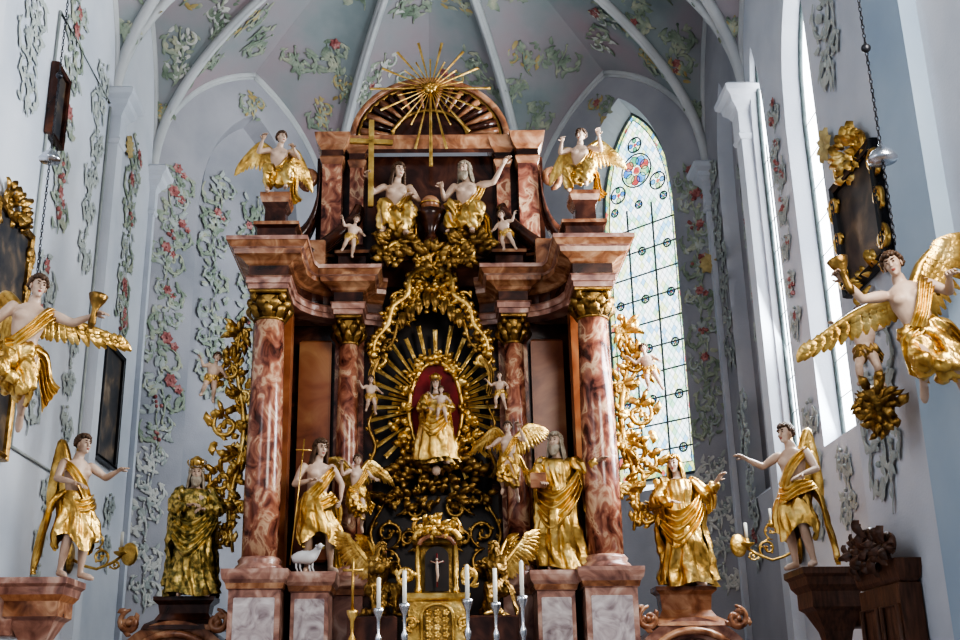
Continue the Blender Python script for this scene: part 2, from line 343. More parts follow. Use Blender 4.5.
def figure(name, loc, yaw=0, scale=1.15, pose=None, outfit='skirt', hair='short', skin=None, cl=None, hm=None, wings=None,
           hrot=(0, 0, 0), fat=1, hs=1, curl=.5, extra=None, tilt=0, roll=0, seed=1, hands=(None, None), voxel=.013):
    skin = skin or FLESH; cl = cl or GOLD; hm = hm or HAIR
    J = {k: V(v) for k, v in POSE.items()}
    if pose:
        for k, v in pose.items(): J[k] = V(v)
        if 'waist' not in pose: J['waist'] = J['pelvis'].lerp(J['chest'], .45)
    b = MB(); f = fat
    latH = (J['hipr'] - J['hipl']).normalized(); latS = (J['shr'] - J['shl']).normalized()
    sm = (J['shl'] + J['shr']) / 2
    spine = [J['pelvis'] - (J['chest'] - J['pelvis']).normalized() * .09, J['pelvis'], J['waist'], J['chest'], sm + (J['neck'] - sm) * .1, J['neck'], J['neck'].lerp(J['head'], .5)]
    wr = [(.13, .10), (.165, .118), (.132, .098), (.168, .122), (.15, .088), (.068, .066), (.055, .058)]
    S = catmull(spine, 24); rings = []
    for i in range(25):
        t = i / 24; T = (S[min(i + 1, 24)] - S[max(i - 1, 0)]).normalized(); L = latH.lerp(latS, t); L = (L - T * L.dot(T)).normalized(); Fd = T.cross(L)
        w = lerpl([V((a[0], a[1])) for a in wr], t); ff = 1 + (f - 1) * (1 if t < .75 else .4)
        rings.append([S[i] + L * w.x * ff * cos(2 * pi * j / 18) + Fd * w.y * ff * sin(2 * pi * j / 18) for j in range(18)])
    loft(b, rings, skin)
    fw = latS.cross((J['neck'] - J['chest']).normalized()); fw = -fw if fw.y > 0 else fw
    for s in (-1, 1): ellipsoid(b, J['chest'] + latS * .075 * s + fw * .08 + V((0, 0, .03)), (.08 * f, .052 * f, .06 * f), skin)
    for s in (-1, 1):
        for q in range(3): ellipsoid(b, J['waist'].lerp(J['chest'], .25 + .0 - q * .28) + latS * .032 * s + fw * .085, (.028 * f, .022 * f, .026 * f), skin, 8, 6)
    for s in 'lr':
        capsule(b, J['sh' + s], J['el' + s], .056 * f, .042 * f, skin, bulge=.12); capsule(b, J['el' + s], J['wr' + s], .043 * f, .027 * f, skin, bulge=.1)
        capsule(b, J['hip' + s], J['kn' + s], .088 * f, .058 * f, skin, bulge=.06); capsule(b, J['kn' + s], J['an' + s], .056 * f, .035 * f, skin, bulge=.25)
        an, to = J['an' + s], J['to' + s]; fd = (to - an)
        tube(b, [an - fd.normalized() * .02 + V((0, .0, -.02)), an.lerp(to, .35) + V((0, 0, -.005)), an.lerp(to, .75), to + fd.normalized() * .03], [.04 * f, .04 * f, .042 * f, .022 * f], skin, 12)
        capsule(b, an, an.lerp(to, .3), .036 * f, .036 * f, skin)
    H = J['head']; R = Euler((hrot[0], hrot[1], hrot[2])).to_matrix()
    def hp(x, y, z): return H + R @ (V((x, y, z)) * hs)
    ellipsoid(b, hp(0, .012, .025), (.076 * hs, .097 * hs, .10 * hs), skin, 16, 12, R)
    ellipsoid(b, hp(0, -.035, -.05), (.053 * hs, .056 * hs, .066 * hs), skin, 14, 10, R)
    ellipsoid(b, hp(0, -.078, -.095), (.022 * hs, .018 * hs, .018 * hs), skin, 10, 8, R)
    for s in (-1, 1): ellipsoid(b, hp(s * .035, -.06, -.02), (.028 * hs, .026 * hs, .026 * hs), skin, 10, 8, R)
    mb = MB(); remesh_into(mb, b, voxel, 3, skin)
    capsule(mb, hp(0, -.082, .028), hp(0, -.108, -.018), .010 * hs, .015 * hs, skin, 8)
    for s in (-1, 1):
        ellipsoid(mb, hp(s * .03, -.083, .048), (.022 * hs, .010 * hs, .007 * hs), hm if hair != 'gold' else skin, 8, 5, R)
        ellipsoid(mb, hp(s * .030, -.076, .024), (.016 * hs, .012 * hs, .010 * hs), skin, 8, 6, R)
        ellipsoid(mb, hp(s * .030, -.086, .024), (.010 * hs, .005 * hs, .006 * hs), EYE, 8, 5, R)
        ellipsoid(mb, hp(s * .078, .0, .0), (.010 * hs, .022 * hs, .032 * hs), skin, 8, 6, R)
    ellipsoid(mb, hp(0, -.092, -.050), (.024 * hs, .010 * hs, .005 * hs), LIPS, 8, 5, R); ellipsoid(mb, hp(0, -.090, -.060), (.019 * hs, .010 * hs, .006 * hs), LIPS, 8, 5, R)
    for s, sd, hd in (('l', 1, hands[0]), ('r', -1, hands[1])): hand(mb, J['wr' + s], J['el' + s], skin, sd, curl, 1.1 * (fat ** .5), hd)
    rnd = random.Random(seed)
    if hair != 'none':
        N = 110
        for i in range(N):
            z = 1 - 1.35 * (i + .5) / N; a = i * 2.39996; q = sqrt(max(0, 1 - z * z)); x = q * cos(a); y = q * sin(a)
            if y < -.3 and z < .55: continue
            if y < .1 and z < 0: continue
            bulk = 1.06 if z > -.2 else 1.12
            c = hp(x * .083 * bulk, .014 + y * .104 * bulk, .030 + z * .108)
            ellipsoid(mb, c, (rnd.uniform(.02, .031) * hs, rnd.uniform(.02, .031) * hs, rnd.uniform(.018, .027) * hs), hm, 7, 5)
        if hair in ('long', 'beard', 'gold'):
            for i in range(26):
                a = -.35 + (pi + .7) * i / 25; x, y = cos(a), sin(a); ln = rnd.uniform(.17, .27)
                P = [hp(x * .08, .014 + y * .095, .03), hp(x * .098, .02 + y * .11, -.05), hp(x * .10 + .012 * sin(i * 2), .03 + y * .11, -.11), hp(x * .125, .035 + y * .12, -.05 - ln * .8), hp(x * .13 + .015 * sin(i * 3), .03 + y * .13, -ln)]
                tube(mb, catmull(P, 8), [.016 * hs, .02 * hs, .018 * hs, .012 * hs, .005 * hs], hm, 6)
        if hair == 'beard':
            for i in range(22):
                a = -pi * .95 * (i + .5) / 22; x, y = cos(a), sin(a)
                P = [hp(x * .058, -.035 + y * .05, -.045), hp(x * .062, -.045 + y * .055, -.09), hp(x * .045 + .01 * sin(i * 2), -.05 + y * .06, -.14), hp(x * .022, -.06 + y * .05, -.19)]
                tube(mb, catmull(P, 6), [.013, .017, .013, .004], hm, 6)
    # drapery
    am = (J['anl'] + J['anr']) / 2; km = (J['knl'] + J['knr']) / 2; pv = J['pelvis']; ch = J['chest']
    kw = abs(J['knl'].x - J['knr'].x) / 2; aw = abs(J['anl'].x - J['anr'].x) / 2
    def wrap(bones, amp=.03, k=9, vox=.02, mat=cl, sd=0):
        w = MB()
        for a, c, r1, r2 in bones: capsule(w, a, c, r1 * fat, r2 * fat, mat, 12)
        remesh_into(mb, w, vox, 4, mat, foldf(k, amp, seed + sd))
    def hipswag(m=1):
        cloth(mb, [(-.17, -.05, pv.z + .08), (-.02, -.17, pv.z + .02), (.13, -.15, pv.z + .08), (.22, 0, pv.z + .12)], [(-.22, -.08, pv.z - .12), (-.02, -.23, pv.z - .18), (.17, -.2, pv.z - .1), (.3, 0, pv.z - .02)], cl, 3, .05, seed=seed)
    if outfit in ('kiltl', 'kiltr'):    # hip cloth on the thighs, shins bare, long train on one side
        robe(mb, [(pv.x, pv.y, pv.z + .12, .155, .13), (pv.x, pv.y, pv.z, .20, .165), (pv.x, km.y * .5, .78, .215, .19), (km.x, km.y * .8, .56, kw + .14, .19), (km.x, km.y, .42, kw + .12, .17)], cl, 7, (.06, .26), seed, hemv=.10)
        hipswag(); s = -1 if outfit == 'kiltl' else 1
        cloth(mb, [(s * .16, -.06, pv.z + .12), (s * .33, -.02, pv.z - .06), (s * .34, .04, .5), (s * .40, .08, .14)], [(s * .08, .14, pv.z + .06), (s * .2, .24, pv.z - .15), (s * .26, .3, .46), (s * .26, .34, .06)], cl, 4, .07, seed=seed + 1)
        cloth(mb, [(-s * .17, -.1, pv.z + .1), (-.02 * s, -.19, 1.2), (s * .12, -.15, 1.36), (s * .22, -.02, 1.47)], [(-s * .02, -.18, pv.z + .02), (s * .1, -.2, 1.12), (s * .2, -.12, 1.28), (s * .25, .08, 1.42)], cl, 2, .03, seed=seed + 2)
    if outfit in ('gown', 'gown_cloak'):
        robe(mb, [(J['neck'].x, J['neck'].y, J['neck'].z - .01, .075, .07), (sm.x, sm.y, sm.z + .0, .19, .115), (ch.x, ch.y, ch.z, .195, .15), (J['waist'].x, J['waist'].y, J['waist'].z, .16, .13), (pv.x, pv.y, pv.z, .205, .165), (km.x, km.y * .8, .6, .22, .19), (km.x, am.y - .04, .3, aw + .14, .19), (am.x, am.y, .03, aw + .18, .23)], cl, 8, (.03, .26), seed, steps=54)
        for s in 'lr':
            wrap([(J['sh' + s], J['el' + s], .085, .095), (J['el' + s], J['el' + s].lerp(J['wr' + s], .75), .09, .075)], .03, 11, .02)
            e, w_ = J['el' + s], J['wr' + s].lerp(J['el' + s], .3); sx = -1 if s == 'l' else 1
            cloth(mb, [w_ + V((0, -.06, 0)), w_ + V((sx * .03, -.04, -.15)), w_ + V((0, 0, -.3))], [e + V((0, .05, -.04)), e + V((0, .05, -.15)), e + V((0, .04, -.25))], cl, 3, .035, 12, 14, seed)
    if outfit == 'gown_cloak':
        robe(mb, [(sm.x, sm.y + .02, sm.z + .05, .17, .1), (sm.x, sm.y + .02, sm.z - .08, .25, .16), (ch.x, .03, 1.05, .30, .21), (pv.x, .04, .7, .31, .25), (am.x, .06, .35, .32, .28), (am.x, .06, .1, .33, .3)], cl, 7, (.04, .26), seed + 3, arc=(-.45, pi + .45), hemv=.06)
        cloth(mb, [(-.27, -.08, 1.12), (-.05, -.2, 1.0), (.14, -.2, 1.1), (.25, -.06, 1.3)], [(-.28, -.12, .74), (-.1, -.27, .48), (.16, -.26, .70), (.29, -.1, .98)], cl, 4, .07, 30, 34, seed + 2)
    if outfit in ('lap', 'lapfull'):     # seated / kneeling drapery
        bones = [(J['hipl'], J['knl'], .13, .105), (J['hipr'], J['knr'], .13, .105), (J['knl'], J['anl'].lerp(J['knl'], .25), .105, .09), (J['knr'], J['anr'].lerp(J['knr'], .25), .105, .09), (J['hipl'], J['hipr'], .145, .145), (J['knl'].lerp(J['hipl'], .4), J['knr'].lerp(J['hipr'], .4), .08, .08), (km.lerp(am, .3), am.lerp(km, .3), .08, .10)]
        if outfit == 'lapfull':
            bones += [(pv, ch, .17, .18), (J['shl'], J['shr'], .10, .10), (J['shl'], J['ell'], .085, .09), (J['shr'], J['elr'], .085, .09), (J['ell'], J['wrl'].lerp(J['ell'], .3), .09, .075), (J['elr'], J['wrr'].lerp(J['elr'], .3), .09, .075)]
        wrap(bones, .05, 8, .018)
        p = J['hipr']; cloth(mb, [p + V((.06, -.08, .12)), p + V((.22, -.05, .0)), p + V((.26, .02, -.28)), p + V((.36, .0, -.42))], [p + V((0, .12, .1)), p + V((.12, .16, -.05)), p + V((.1, .16, -.3)), p + V((.16, .16, -.5))], cl, 3, .06, seed=seed)
        p = J['hipl']; cloth(mb, [p + V((-.02, -.12, .12)), p + V((.12, -.16, .2)), ch + V((.14, -.06, .06)), J['shr'] + V((.02, -.02, .07))], [p + V((.05, -.16, -.02)), p + V((.2, -.18, .08)), ch + V((.2, -.0, -.1)), J['shr'] + V((.09, .06, -.04))], cl, 3, .03, seed=seed)
    if outfit == 'fly':
        wrap([(J['hipl'], J['knl'], .12, .10), (J['hipr'], J['knr'], .12, .10), (J['knl'], J['anl'].lerp(J['knl'], .6), .095, .08), (J['knr'], J['anr'].lerp(J['knr'], .6), .095, .08), (J['hipl'] + V((0, 0, .04)), J['hipr'] + V((0, 0, .04)), .135, .135), (km, km.lerp(am, .5), .08, .06)], .05, 8, .018)
        p = J['pelvis']; cloth(mb, [p + V((.1, -.08, .1)), p + V((.26, .0, .06)), p + V((.36, .1, -.16)), p + V((.46, .1, -.24))], [p + V((.05, .1, .0)), p + V((.2, .14, -.14)), p + V((.28, .18, -.34)), p + V((.34, .16, -.52))], cl, 4, .06, seed=seed)
        cloth(mb, [p + V((-.1, -.1, .1)), p + V((-.24, -.06, .0)), p + V((-.27, .0, -.3))], [p + V((-.0, -.14, .0)), p + V((-.14, -.14, -.14)), p + V((-.14, -.02, -.45))], cl, 3, .05, seed=seed + 4)
        cloth(mb, [p + V((-.12, -.13, .1)), p + V((.0, -.18, .25)), J['shr'] + V((-.03, -.08, .05)), J['shr'] + V((.06, .08, .0))], [p + V((-.02, -.18, .02)), p + V((.08, -.18, .14)), J['shr'] + V((.06, -.08, -.08)), J['shr'] + V((.1, .1, -.15))], cl, 3, .03, seed=seed)
    if outfit == 'loin':
        wrap([(J['hipl'] + V((0, 0, .03)), J['hipr'] + V((0, 0, .03)), .125, .125), (J['hipl'], J['hipl'].lerp(J['knl'], .4), .115, .1)], .03, 10, .018)
        p = J['pelvis']; cloth(mb, [p + V((.1, -.1, .08)), p + V((.25, -.04, .06)), p + V((.36, .0, -.12))], [p + V((.08, .1, 0)), p + V((.2, .08, -.12)), p + V((.3, .08, -.3))], cl, 3, .04, seed=seed)
    if wings:
        for w in wings: wing(mb, *w[:4], GOLD, w[4])
    if extra: extra(mb, J)
    M = Matrix.Translation(V(loc)) @ Matrix.Rotation(yaw, 4, 'Z') @ Matrix.Rotation(roll, 4, 'Y') @ Matrix.Rotation(tilt, 4, 'X') @ Matrix.Diagonal((scale, scale, scale, 1))
    return mb.build(name, M)

WP = lambda sx, ex=.34, ez=1.72, tx=.72, tz=1.5, dx=.15, L=.62, y=.3: ((.06 * sx, .11, 1.36), (ex * sx, y * .8, ez), (tx * sx, y, tz), (dx * sx, .12, -1), L)

# ------------------------------------------------------------------ room shell
WX = 6.35
ZS, PK, AP = 13.3, 17.0, 18.6
AM = radians(66)
def arc(Vp, P, N=20):
    Vp, P = V(Vp), V(P); out = []
    for i in range(N + 1):
        a = AM * i / N; p = (1 - cos(a)) / (1 - cos(AM)); q = sin(a) / sin(AM)
        out.append(V((Vp.x + (P.x - Vp.x) * p, Vp.y + (P.y - Vp.y) * p, Vp.z + (P.z - Vp.z) * q)))
    return out
def archz(t, zs, h):
    p = 1 - abs(2 * t - 1); ca = 1 - p * (1 - cos(AM)); return zs + h * sqrt(max(0, 1 - ca * ca)) / sin(AM)
vault = MB(); WEBS = []
ribs = MB()
def severy(A, B, M, C):
    for S_ in (A, B):
        a1 = arc(S_, M); a2 = arc(S_, C)
        rows = [[a1[i].lerp(a2[i], j / 10) + V((0, 0, .35 * sin(pi * j / 10) * sin(pi / 2 * i / 20) ** 2)) for j in range(11)] for i in range(21)]
        loft(vault, rows, VAULT, False, False)
        WEBS.append(rows)
def rib(A, P, r=.12):
    a = arc(A, P); tube(ribs, a, r, RIB, 8); tube(ribs, [p + V((0, 0, -.1)) for p in a], r * .5, RIB, 8)
A1 = (0, 2.3, AP)
Lp = [(-WX, 2.3, ZS), (-WX, 5.6, ZS), (-2.6, 9.5, ZS), (2.6, 9.5, ZS), (WX, 5.6, ZS), (WX, 2.3, ZS)]
for a, b in zip(Lp[:-1], Lp[1:]):
    M = ((a[0] + b[0]) / 2, (a[1] + b[1]) / 2, PK); severy(a, b, M, A1); rib(a, M, .08); rib(b, M, .08)
for p in Lp: rib(p, A1)
for y0, y1 in ((-4, 2.3), (-10.3, -4)):
    c = (0, (y0 + y1) / 2, AP)
    for sx in (-WX, WX):
        M = (sx, (y0 + y1) / 2, PK); severy((sx, y0, ZS), (sx, y1, ZS), M, c); rib((sx, y0, ZS), M, .08); rib((sx, y1, ZS), M, .08)
        rib((sx, y0, ZS), c); rib((sx, y1, ZS), c); rib((sx, y0, ZS), (0, y0, AP), .18)
    for y in (y0, y1): severy((-WX, y, ZS), (WX, y, ZS), (0, y, AP), c)
vault.build('ceiling')
lathe(ribs, [(.5, 0), (.55, .1), (.4, .25), (.2, .3)], (0, 2.3, AP - .35), RIB)
shafts = MB()
for x, y in [(-WX, 2.3), (WX, 2.3), (-WX, 5.6), (WX, 5.6), (-2.6, 9.5), (2.6, 9.5), (-WX, -4), (WX, -4)]:
    sx = -1 if x < 0 else 1
    big = 1.0 if y < 3 else .55
    block(shafts, x - sx * .02, y, .44 * big, .44 * big, [(-.03, 0), (-.03, ZS - 1.1), (0, ZS - 1.08), (.03, ZS - 1.0), (0, ZS - .95), (0, ZS - .5), (.05, ZS - .4), (.14, ZS - .3), (.16, ZS - .2), (.25, ZS - .12), (.27, ZS - .02), (.2, ZS + .05)], WALL)
shafts.build('trim_2'); ribs.build('trim_1')

glass_n = [0]
def wall(name, A, B, mat, holes=(), depth=.9, peak=True, z0=0, rmat=None, reveal=None):
    mb = MB(); A = V((A[0], A[1], 0)); B = V((B[0], B[1], 0)); d = B - A; out = V(reveal).normalized()
    ts = sorted(set([round(i / 40, 5) for i in range(41)] + [round(h[0] + (h[1] - h[0]) * i / 24, 5) for h in holes for i in range(25)]))
    def top(t): return archz(t, ZS, PK - ZS) if peak else peak
    def P(t, z, o=0): return A + d * t + out * o + V((0, 0, z))
    vs = []; fs = []
    def quad(a, b, c, e): k = len(vs); vs.extend([a, b, c, e]); fs.append((k, k + 1, k + 2, k + 3))
    for t0, t1 in zip(ts[:-1], ts[1:]):
        tm = (t0 + t1) / 2; h = next((h for h in holes if h[0] < tm < h[1]), None)
        if not h: quad(P(t0, z0), P(t1, z0), P(t1, top(t1)), P(t0, top(t0)))
        else:
            u0, u1 = [(t - h[0]) / (h[1] - h[0]) for t in (t0, t1)]
            quad(P(t0, z0), P(t1, z0), P(t1, h[2]), P(t0, h[2]))
            quad(P(t0, archz(u0, h[3], h[4])), P(t1, archz(u1, h[3], h[4])), P(t1, top(t1)), P(t0, top(t0)))
    mb.add(vs, fs, mat, False)
    for h in holes:
        def contour(ins, o):
            i_ = ins / d.length; a, b = h[0] + i_, h[1] - i_; L = [P(a, h[2] + ins * 1.5, o)]
            for i in range(25): L.append(P(a + (b - a) * i / 24, archz(i / 24, h[3], h[4] - ins), o))
            L.append(P(b, h[2] + ins * 1.5, o)); return L
        dp = h[7] if len(h) > 7 else depth
        c0, c1 = contour(0, 0), contour(h[5], dp)
        loft(mb, [c0, c1], rmat or mat, True, False, False)
        k = len(c1)
        if h[6] is not WALLP:
            g = MB(); glass_n[0] += 1
            lo = V(c1[0]); hi = V(c1[-1]); w = hi - lo; inn = -out * .04; dn = w.normalized(); stained = h[6] is STAINED
            if stained:
                ci = contour(h[5] + .17, dp); g.add(ci, [tuple(range(k))], h[6], False); loft(g, [c1, ci], STAINB, True, False, False)
                tube(g, [p + inn for p in ci] + [ci[0] + inn], .012, LEAD, 6)
            else: g.add(c1, [tuple(range(k))], h[6], False)
            for q in (1, 2):
                p = lo + w * q / 3; tp = archz(q / 3, h[3], h[4] - h[5]); tube(g, [p + inn, V((p.x, p.y, min(tp, h[3] + .3))) + inn], .025 if stained else .012, LEAD, 6)
            zz = lo.z
            while zz < h[3] + .3:
                tube(g, [V((lo.x, lo.y, zz)) + inn, V((hi.x, hi.y, zz)) + inn], .02 if stained else .008, LEAD, 6); zz += .62
            tube(g, [p + inn for p in c1] + [c1[0] + inn], .04, LEAD, 6)
            if stained:
                cc = (lo + hi) / 2; cc.z = h[3] + (h[4] - h[5]) * .45; rr = w.length * .2
                def rose(c_, r_, petals):
                    for a in range(petals):
                        th = 2 * pi * a / petals; q = c_ + inn * .6 + dn * r_ * .6 * cos(th) + V((0, 0, r_ * .6 * sin(th))); rp = r_ * .30
                        g.add([q + dn * rp * cos(b_ * pi / 5) + V((0, 0, rp * sin(b_ * pi / 5))) for b_ in range(10)], [tuple(range(10))], (GLB, GLR, GLG)[a % 3 if petals > 4 else (a % 2) * 2], False)
                        tube(g, [q + inn * .3 + dn * rp * cos(b_ * pi / 5) + V((0, 0, rp * sin(b_ * pi / 5))) for b_ in range(11)], .010, LEAD, 5)
                    q = c_ + inn * .6; rp = r_ * .24; g.add([q + dn * rp * cos(b_ * pi / 5) + V((0, 0, rp * sin(b_ * pi / 5))) for b_ in range(10)], [tuple(range(10))], GLR, False)
                    tube(g, [c_ + inn + dn * r_ * cos(a * pi / 12) + V((0, 0, r_ * sin(a * pi / 12))) for a in range(25)], .020, LEAD, 6)
                rose(cc, rr, 9); rose(cc + V((0, 0, rr * 1.6)), rr * .45, 4)
                for t_ in (-1, 1): rose(cc + dn * rr * 1.35 * t_ - V((0, 0, rr * 1.1)), rr * .5, 4)
                for j in range(6):
                    z = lo.z + .6 + j * 1.24
                    for q in (1, 3, 5): rose(V((0, 0, z)) + V(((lo + w * q / 6).x, (lo + w * q / 6).y, 0)), .10, 4)
            g.build('window_%d' % glass_n[0])
        else:
            mb.add(c1, [tuple(range(k))], WALLP, False)
    return mb.build(name)
DX = WX - 2.6
no = V((3.9, DX, 0)).normalized()
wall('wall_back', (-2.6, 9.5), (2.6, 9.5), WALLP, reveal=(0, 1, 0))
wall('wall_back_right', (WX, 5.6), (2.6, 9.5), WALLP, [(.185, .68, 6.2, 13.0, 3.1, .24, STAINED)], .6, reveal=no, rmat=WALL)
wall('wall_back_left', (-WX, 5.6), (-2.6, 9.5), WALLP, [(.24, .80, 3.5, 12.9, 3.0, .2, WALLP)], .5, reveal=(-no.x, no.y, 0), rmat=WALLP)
def join_walls(name, parts):
    root = parts[0]; root.name = name
    for p in parts[1:]: p.parent = root
    return root
wl = [wall('wall_left', (-WX, y0), (-WX, y1), WALL, reveal=(-1, 0, 0)) for y0, y1 in ((-10.3, -4), (-4, 2.3), (2.3, 5.6))]
join_walls('wall_left', wl)
wr_ = [wall('wall_right', (WX, -4), (WX, 2.3), WALL, [(.24, .66, 5.6, 11.4, 2.8, .1, CLEARG, .35), (.83, .96, 5.3, 11.6, 2.4, .05, CLEARG, .18)], 1.0, reveal=(1, 0, 0)),
       wall('wall_right', (WX, -10.3), (WX, -4), BLUEP, reveal=(1, 0, 0)), wall('wall_right', (WX, 2.3), (WX, 5.6), WALLP, [(.3, .75, 5.5, 12, 2.6, .15, WALLP)], .3, reveal=(1, 0, 0), rmat=WALL)]
join_walls('wall_right', wr_)
p = MB()
for (x0, x1, y0, y1, mt) in ((5.5, WX + .02, -9.5, -3.55, WALL), (5.3, 5.52, -6.95, -5.95, BLUEP)):
    box(p, x0, x1, y0, y1, 0, 16.0, mt, .06)
    block(p, (x0 + x1) / 2, (y0 + y1) / 2, x1 - x0, y1 - y0, [(0, 12.3), (.05, 12.4), (.08, 12.6), (.2, 12.7), (.25, 12.85), (.25, 12.95), (-.1, 13)], RIB)
p.build('trim_3')
fl = MB(); fl.add([(-6.6, -12, 0), (6.6, -12, 0), (6.6, 10, 0), (-6.6, 10, 0)], [(0, 1, 2, 3)], FLOOR, False)
fl.build('floor')
st = MB()
for i in range(4): box(st, -4.9 + .02 * i, 4.9 - .02 * i, -4.6 + i * .35, 3.2, i * .17 + .0, (i + 1) * .17, GREYM)
st.build('altar_steps')

# ------------------------------------------------------------------ wall and vault stucco ornament
orn = MB()
def motif(F, sz, rnd, main, alt, rose=.5, w=1.0):
    """rocaille cartouche: paired C-scrolls, leaf sprays and a small flower"""
    s1 = rnd.choice((-1, 1)); K = dict(leaves=True, thick=.25, h=.005)
    scroll(orn, F, spiral(-sz * .35 * s1, 0, sz * .55, rnd.uniform(1, 2.4), .95, s1, 20, .3), .034 * w, main, ll=4.6, every=2, lm=main, lw=1.0, **K)
    scroll(orn, F, spiral(sz * .38 * s1, sz * .35, sz * .36, pi / 2, .9, -s1, 18, .3), .028 * w, alt, ll=4.8, every=2, lm=main, lw=1.0, **K)
    scroll(orn, F, [(sz * (.1 * sin(q * .9)), sz * (-.75 + q * .26)) for q in range(7)], .024 * w, main, ll=6.5, every=1, lm=alt, lw=1.1, **K)
    for k in range(9): leaf(orn, F, sz * rnd.uniform(-.6, .6), sz * rnd.uniform(-.6, .9), rnd.uniform(0, 6.3), sz * .40, sz * .08, rnd.choice((main, alt)), .04, rnd.uniform(-1.4, 1.4), .005, .15)
    if rnd.random() < rose:
        x, y = sz * rnd.uniform(-.3, .3), sz * rnd.uniform(.2, .8)
        rosette(orn, F, x, y, sz * .24, ROSE, 6, .01, .12)
        if rnd.random() < .6: rosette(orn, F, x + sz * .3, y - sz * .22, sz * .17, ROSE, 5, .01, .12)
def garland(F, H, seed, w=.55, roses=True, step=1.0, mats=None):
    rnd = random.Random(seed); m, a = mats or (STUC, STUCL); y = .3
    while y < H:
        sz = w * rnd.uniform(.5, .75)
        G = Fr(F(rnd.uniform(-.12, .12) * w, y), F.ux, F.uz, F.n)
        motif(G, sz, rnd, m, a, .75 if roses else .1); y += step * rnd.uniform(.6, .85)
    if roses:
        y = .2
        while y < H:
            if rnd.random() < .4:
                for k in range(4): ellipsoid(orn, F(rnd.uniform(-.13, .13), y + rnd.uniform(-.15, .15), .01), .045, ROSE, 7, 5)
            y += .8
FL = lambda y, z: Fr((-WX + .02, y, z), (0, 1, 0), (0, 0, 1), (1, 0, 0))
FRr = lambda y, z: Fr((WX - .02, y, z), (0, -1, 0), (0, 0, 1), (-1, 0, 0))
def FO(side, t, z):
    return Fr((side * (WX - DX * t) - side * no.x * .02, 5.6 + 3.9 * t - no.y * .02, z), (DX, 3.9 if side < 0 else -3.9, 0), (0, 0, 1), (-side * no.x, -no.y, 0))
PL = (STUCL, STUCL); PG = (STUC, STUCL); PW = (STUCW, STUCL)
garland(FO(-1, .11, 7.0), 6.2, 3, 1.0, True, 1, PG); garland(FO(1, .09, 7.0), 6.2, 4, .85, True, 1, PG)
garland(FO(-1, .90, 8.5), 4.6, 5, .7, False, 1, PW); garland(FO(1, .84, 8.5), 4.8, 6, .6, False, 1, PG)
garland(FO(-1, .10, 3.6), 3.2, 13, .9, False, 1, PW); garland(FO(1, .09, 3.8), 3.2, 14, .8, False, 1, PW)
# hangings inside the blind window
for t, h0, H, sd in ((.40, 8.6, 5.4, 19), (.62, 8.6, 5.6, 20)):
    Fq = FO(-1, t, h0); garland(Fr(Fq.o + V((-no.x, no.y, 0)) * .47, Fq.ux, Fq.uz, Fq.n), H, sd, .9, sd == 20, 1.1, PG)
for y, z, H, w, s, r, mm in ((1.4, 9.2, 4.2, .9, 7, False, PL), (-.3, 9.4, 4.4, 1.0, 8, True, PG), (4.1, 8.9, 4.4, 1.0, 9, True, PG), (-2.2, 10.6, 3.0, .9, 10, False, PL), (4.3, 4.2, 1.8, .8, 21, False, PL), (-.5, 5.9, 2.6, .9, 22, False, PL), (.6, 3.2, 2.0, .6, 23, False, PL), (1.2, 6.0, 2.6, .7, 25, False, PL)): garland(FL(y, z), H, s, w, r, 1.0, mm)
for y, z, H, w, s, r in ((2.9, 8.2, 5.0, .7, 11, True), (.75, 7.6, 4.9, .6, 12, True), (5.1, 8.4, 4.8, .7, 15, False), (.7, 4.2, 2.4, .8, 16, False), (-.6, 4.1, 1.3, .7, 17, False), (-2.9, 4.3, 1.3, .6, 18, False), (4.6, 4.2, 3.6, .8, 26, False)): garland(FRr(y, z), H, s, w, r, .95, PL)
P5 = lambda y, z: Fr((5.47, y, z), (0, -1, 0), (0, 0, 1), (-1, 0, 0))
garland(P5(-4.5, 9.6), 2.8, 31, 1.1, False, 1.0, PL); garland(P5(-4.4, 4.0), 2.0, 33, 1.1, False, .9, PL)
F = FL(0, 0)
for y0, y1, z0, z1 in ((-1.2, 2.0, 5.4, 13.0),):
    tube(orn, [F(y0, z0, .01), F(y1, z0, .01), F(y1, z1, .01), F(y0, z1, .01), F(y0, z0, .01)], .025, STUCL, 6)
rnd = random.Random(9)
for side in (-1, 1):
    F = FO(side, .52, 16.05)
    motif(Fr(F(-.1, 0, 0), F.ux, F.uz, F.n), .5, rnd, STUC, STUCY, .3)
for wi, rows in enumerate(WEBS):
    for (ti, sj, sz) in ((5, 4, .30), (8, 5, .46), (11, 3, .50), (11, 7, .50), (14, 5, .66), (17, 2, .60), (17, 7, .70), (19, 5, .6)):
        if ti == 19 and wi % 2: continue
        p = rows[ti][sj]; du = (rows[ti + 1][sj] - rows[ti - 1][sj]).normalized(); dv = rows[ti][sj + 1] - rows[ti][sj - 1]
        dv = (dv - du * dv.dot(du))
        if dv.length < .02: continue
        wd = (rows[ti][-1] - rows[ti][0]).length
        dv.normalize(); n = du.cross(dv)
        if n.z > 0: n = -n
        a_ = rnd.uniform(-.5, .5); dx = dv * cos(a_) + du * sin(a_); dy = du * cos(a_) - dv * sin(a_)
        m_ = STUCY if (wi * 3 + ti) % 4 == 0 else (STUCW if (wi + ti) % 3 == 0 else STUC)
        motif(Fr(p + n * .035, dx, dy, n), min(sz, wd * .42), rnd, STUC, m_, .35, 1.15)
orn.build('stucco_ornament')
br = MB()
for F in (Fr((5.46, -3.95, 8.9), (0, -1, 0), (0, 0, 1), (-1, 0, 0)), FO(1, .03, 11.0), FL(3.4, 12.8)):
    rosette(br, F, 0, 0, .25, STUCY, 8)
br.build('gilt_rosettes')

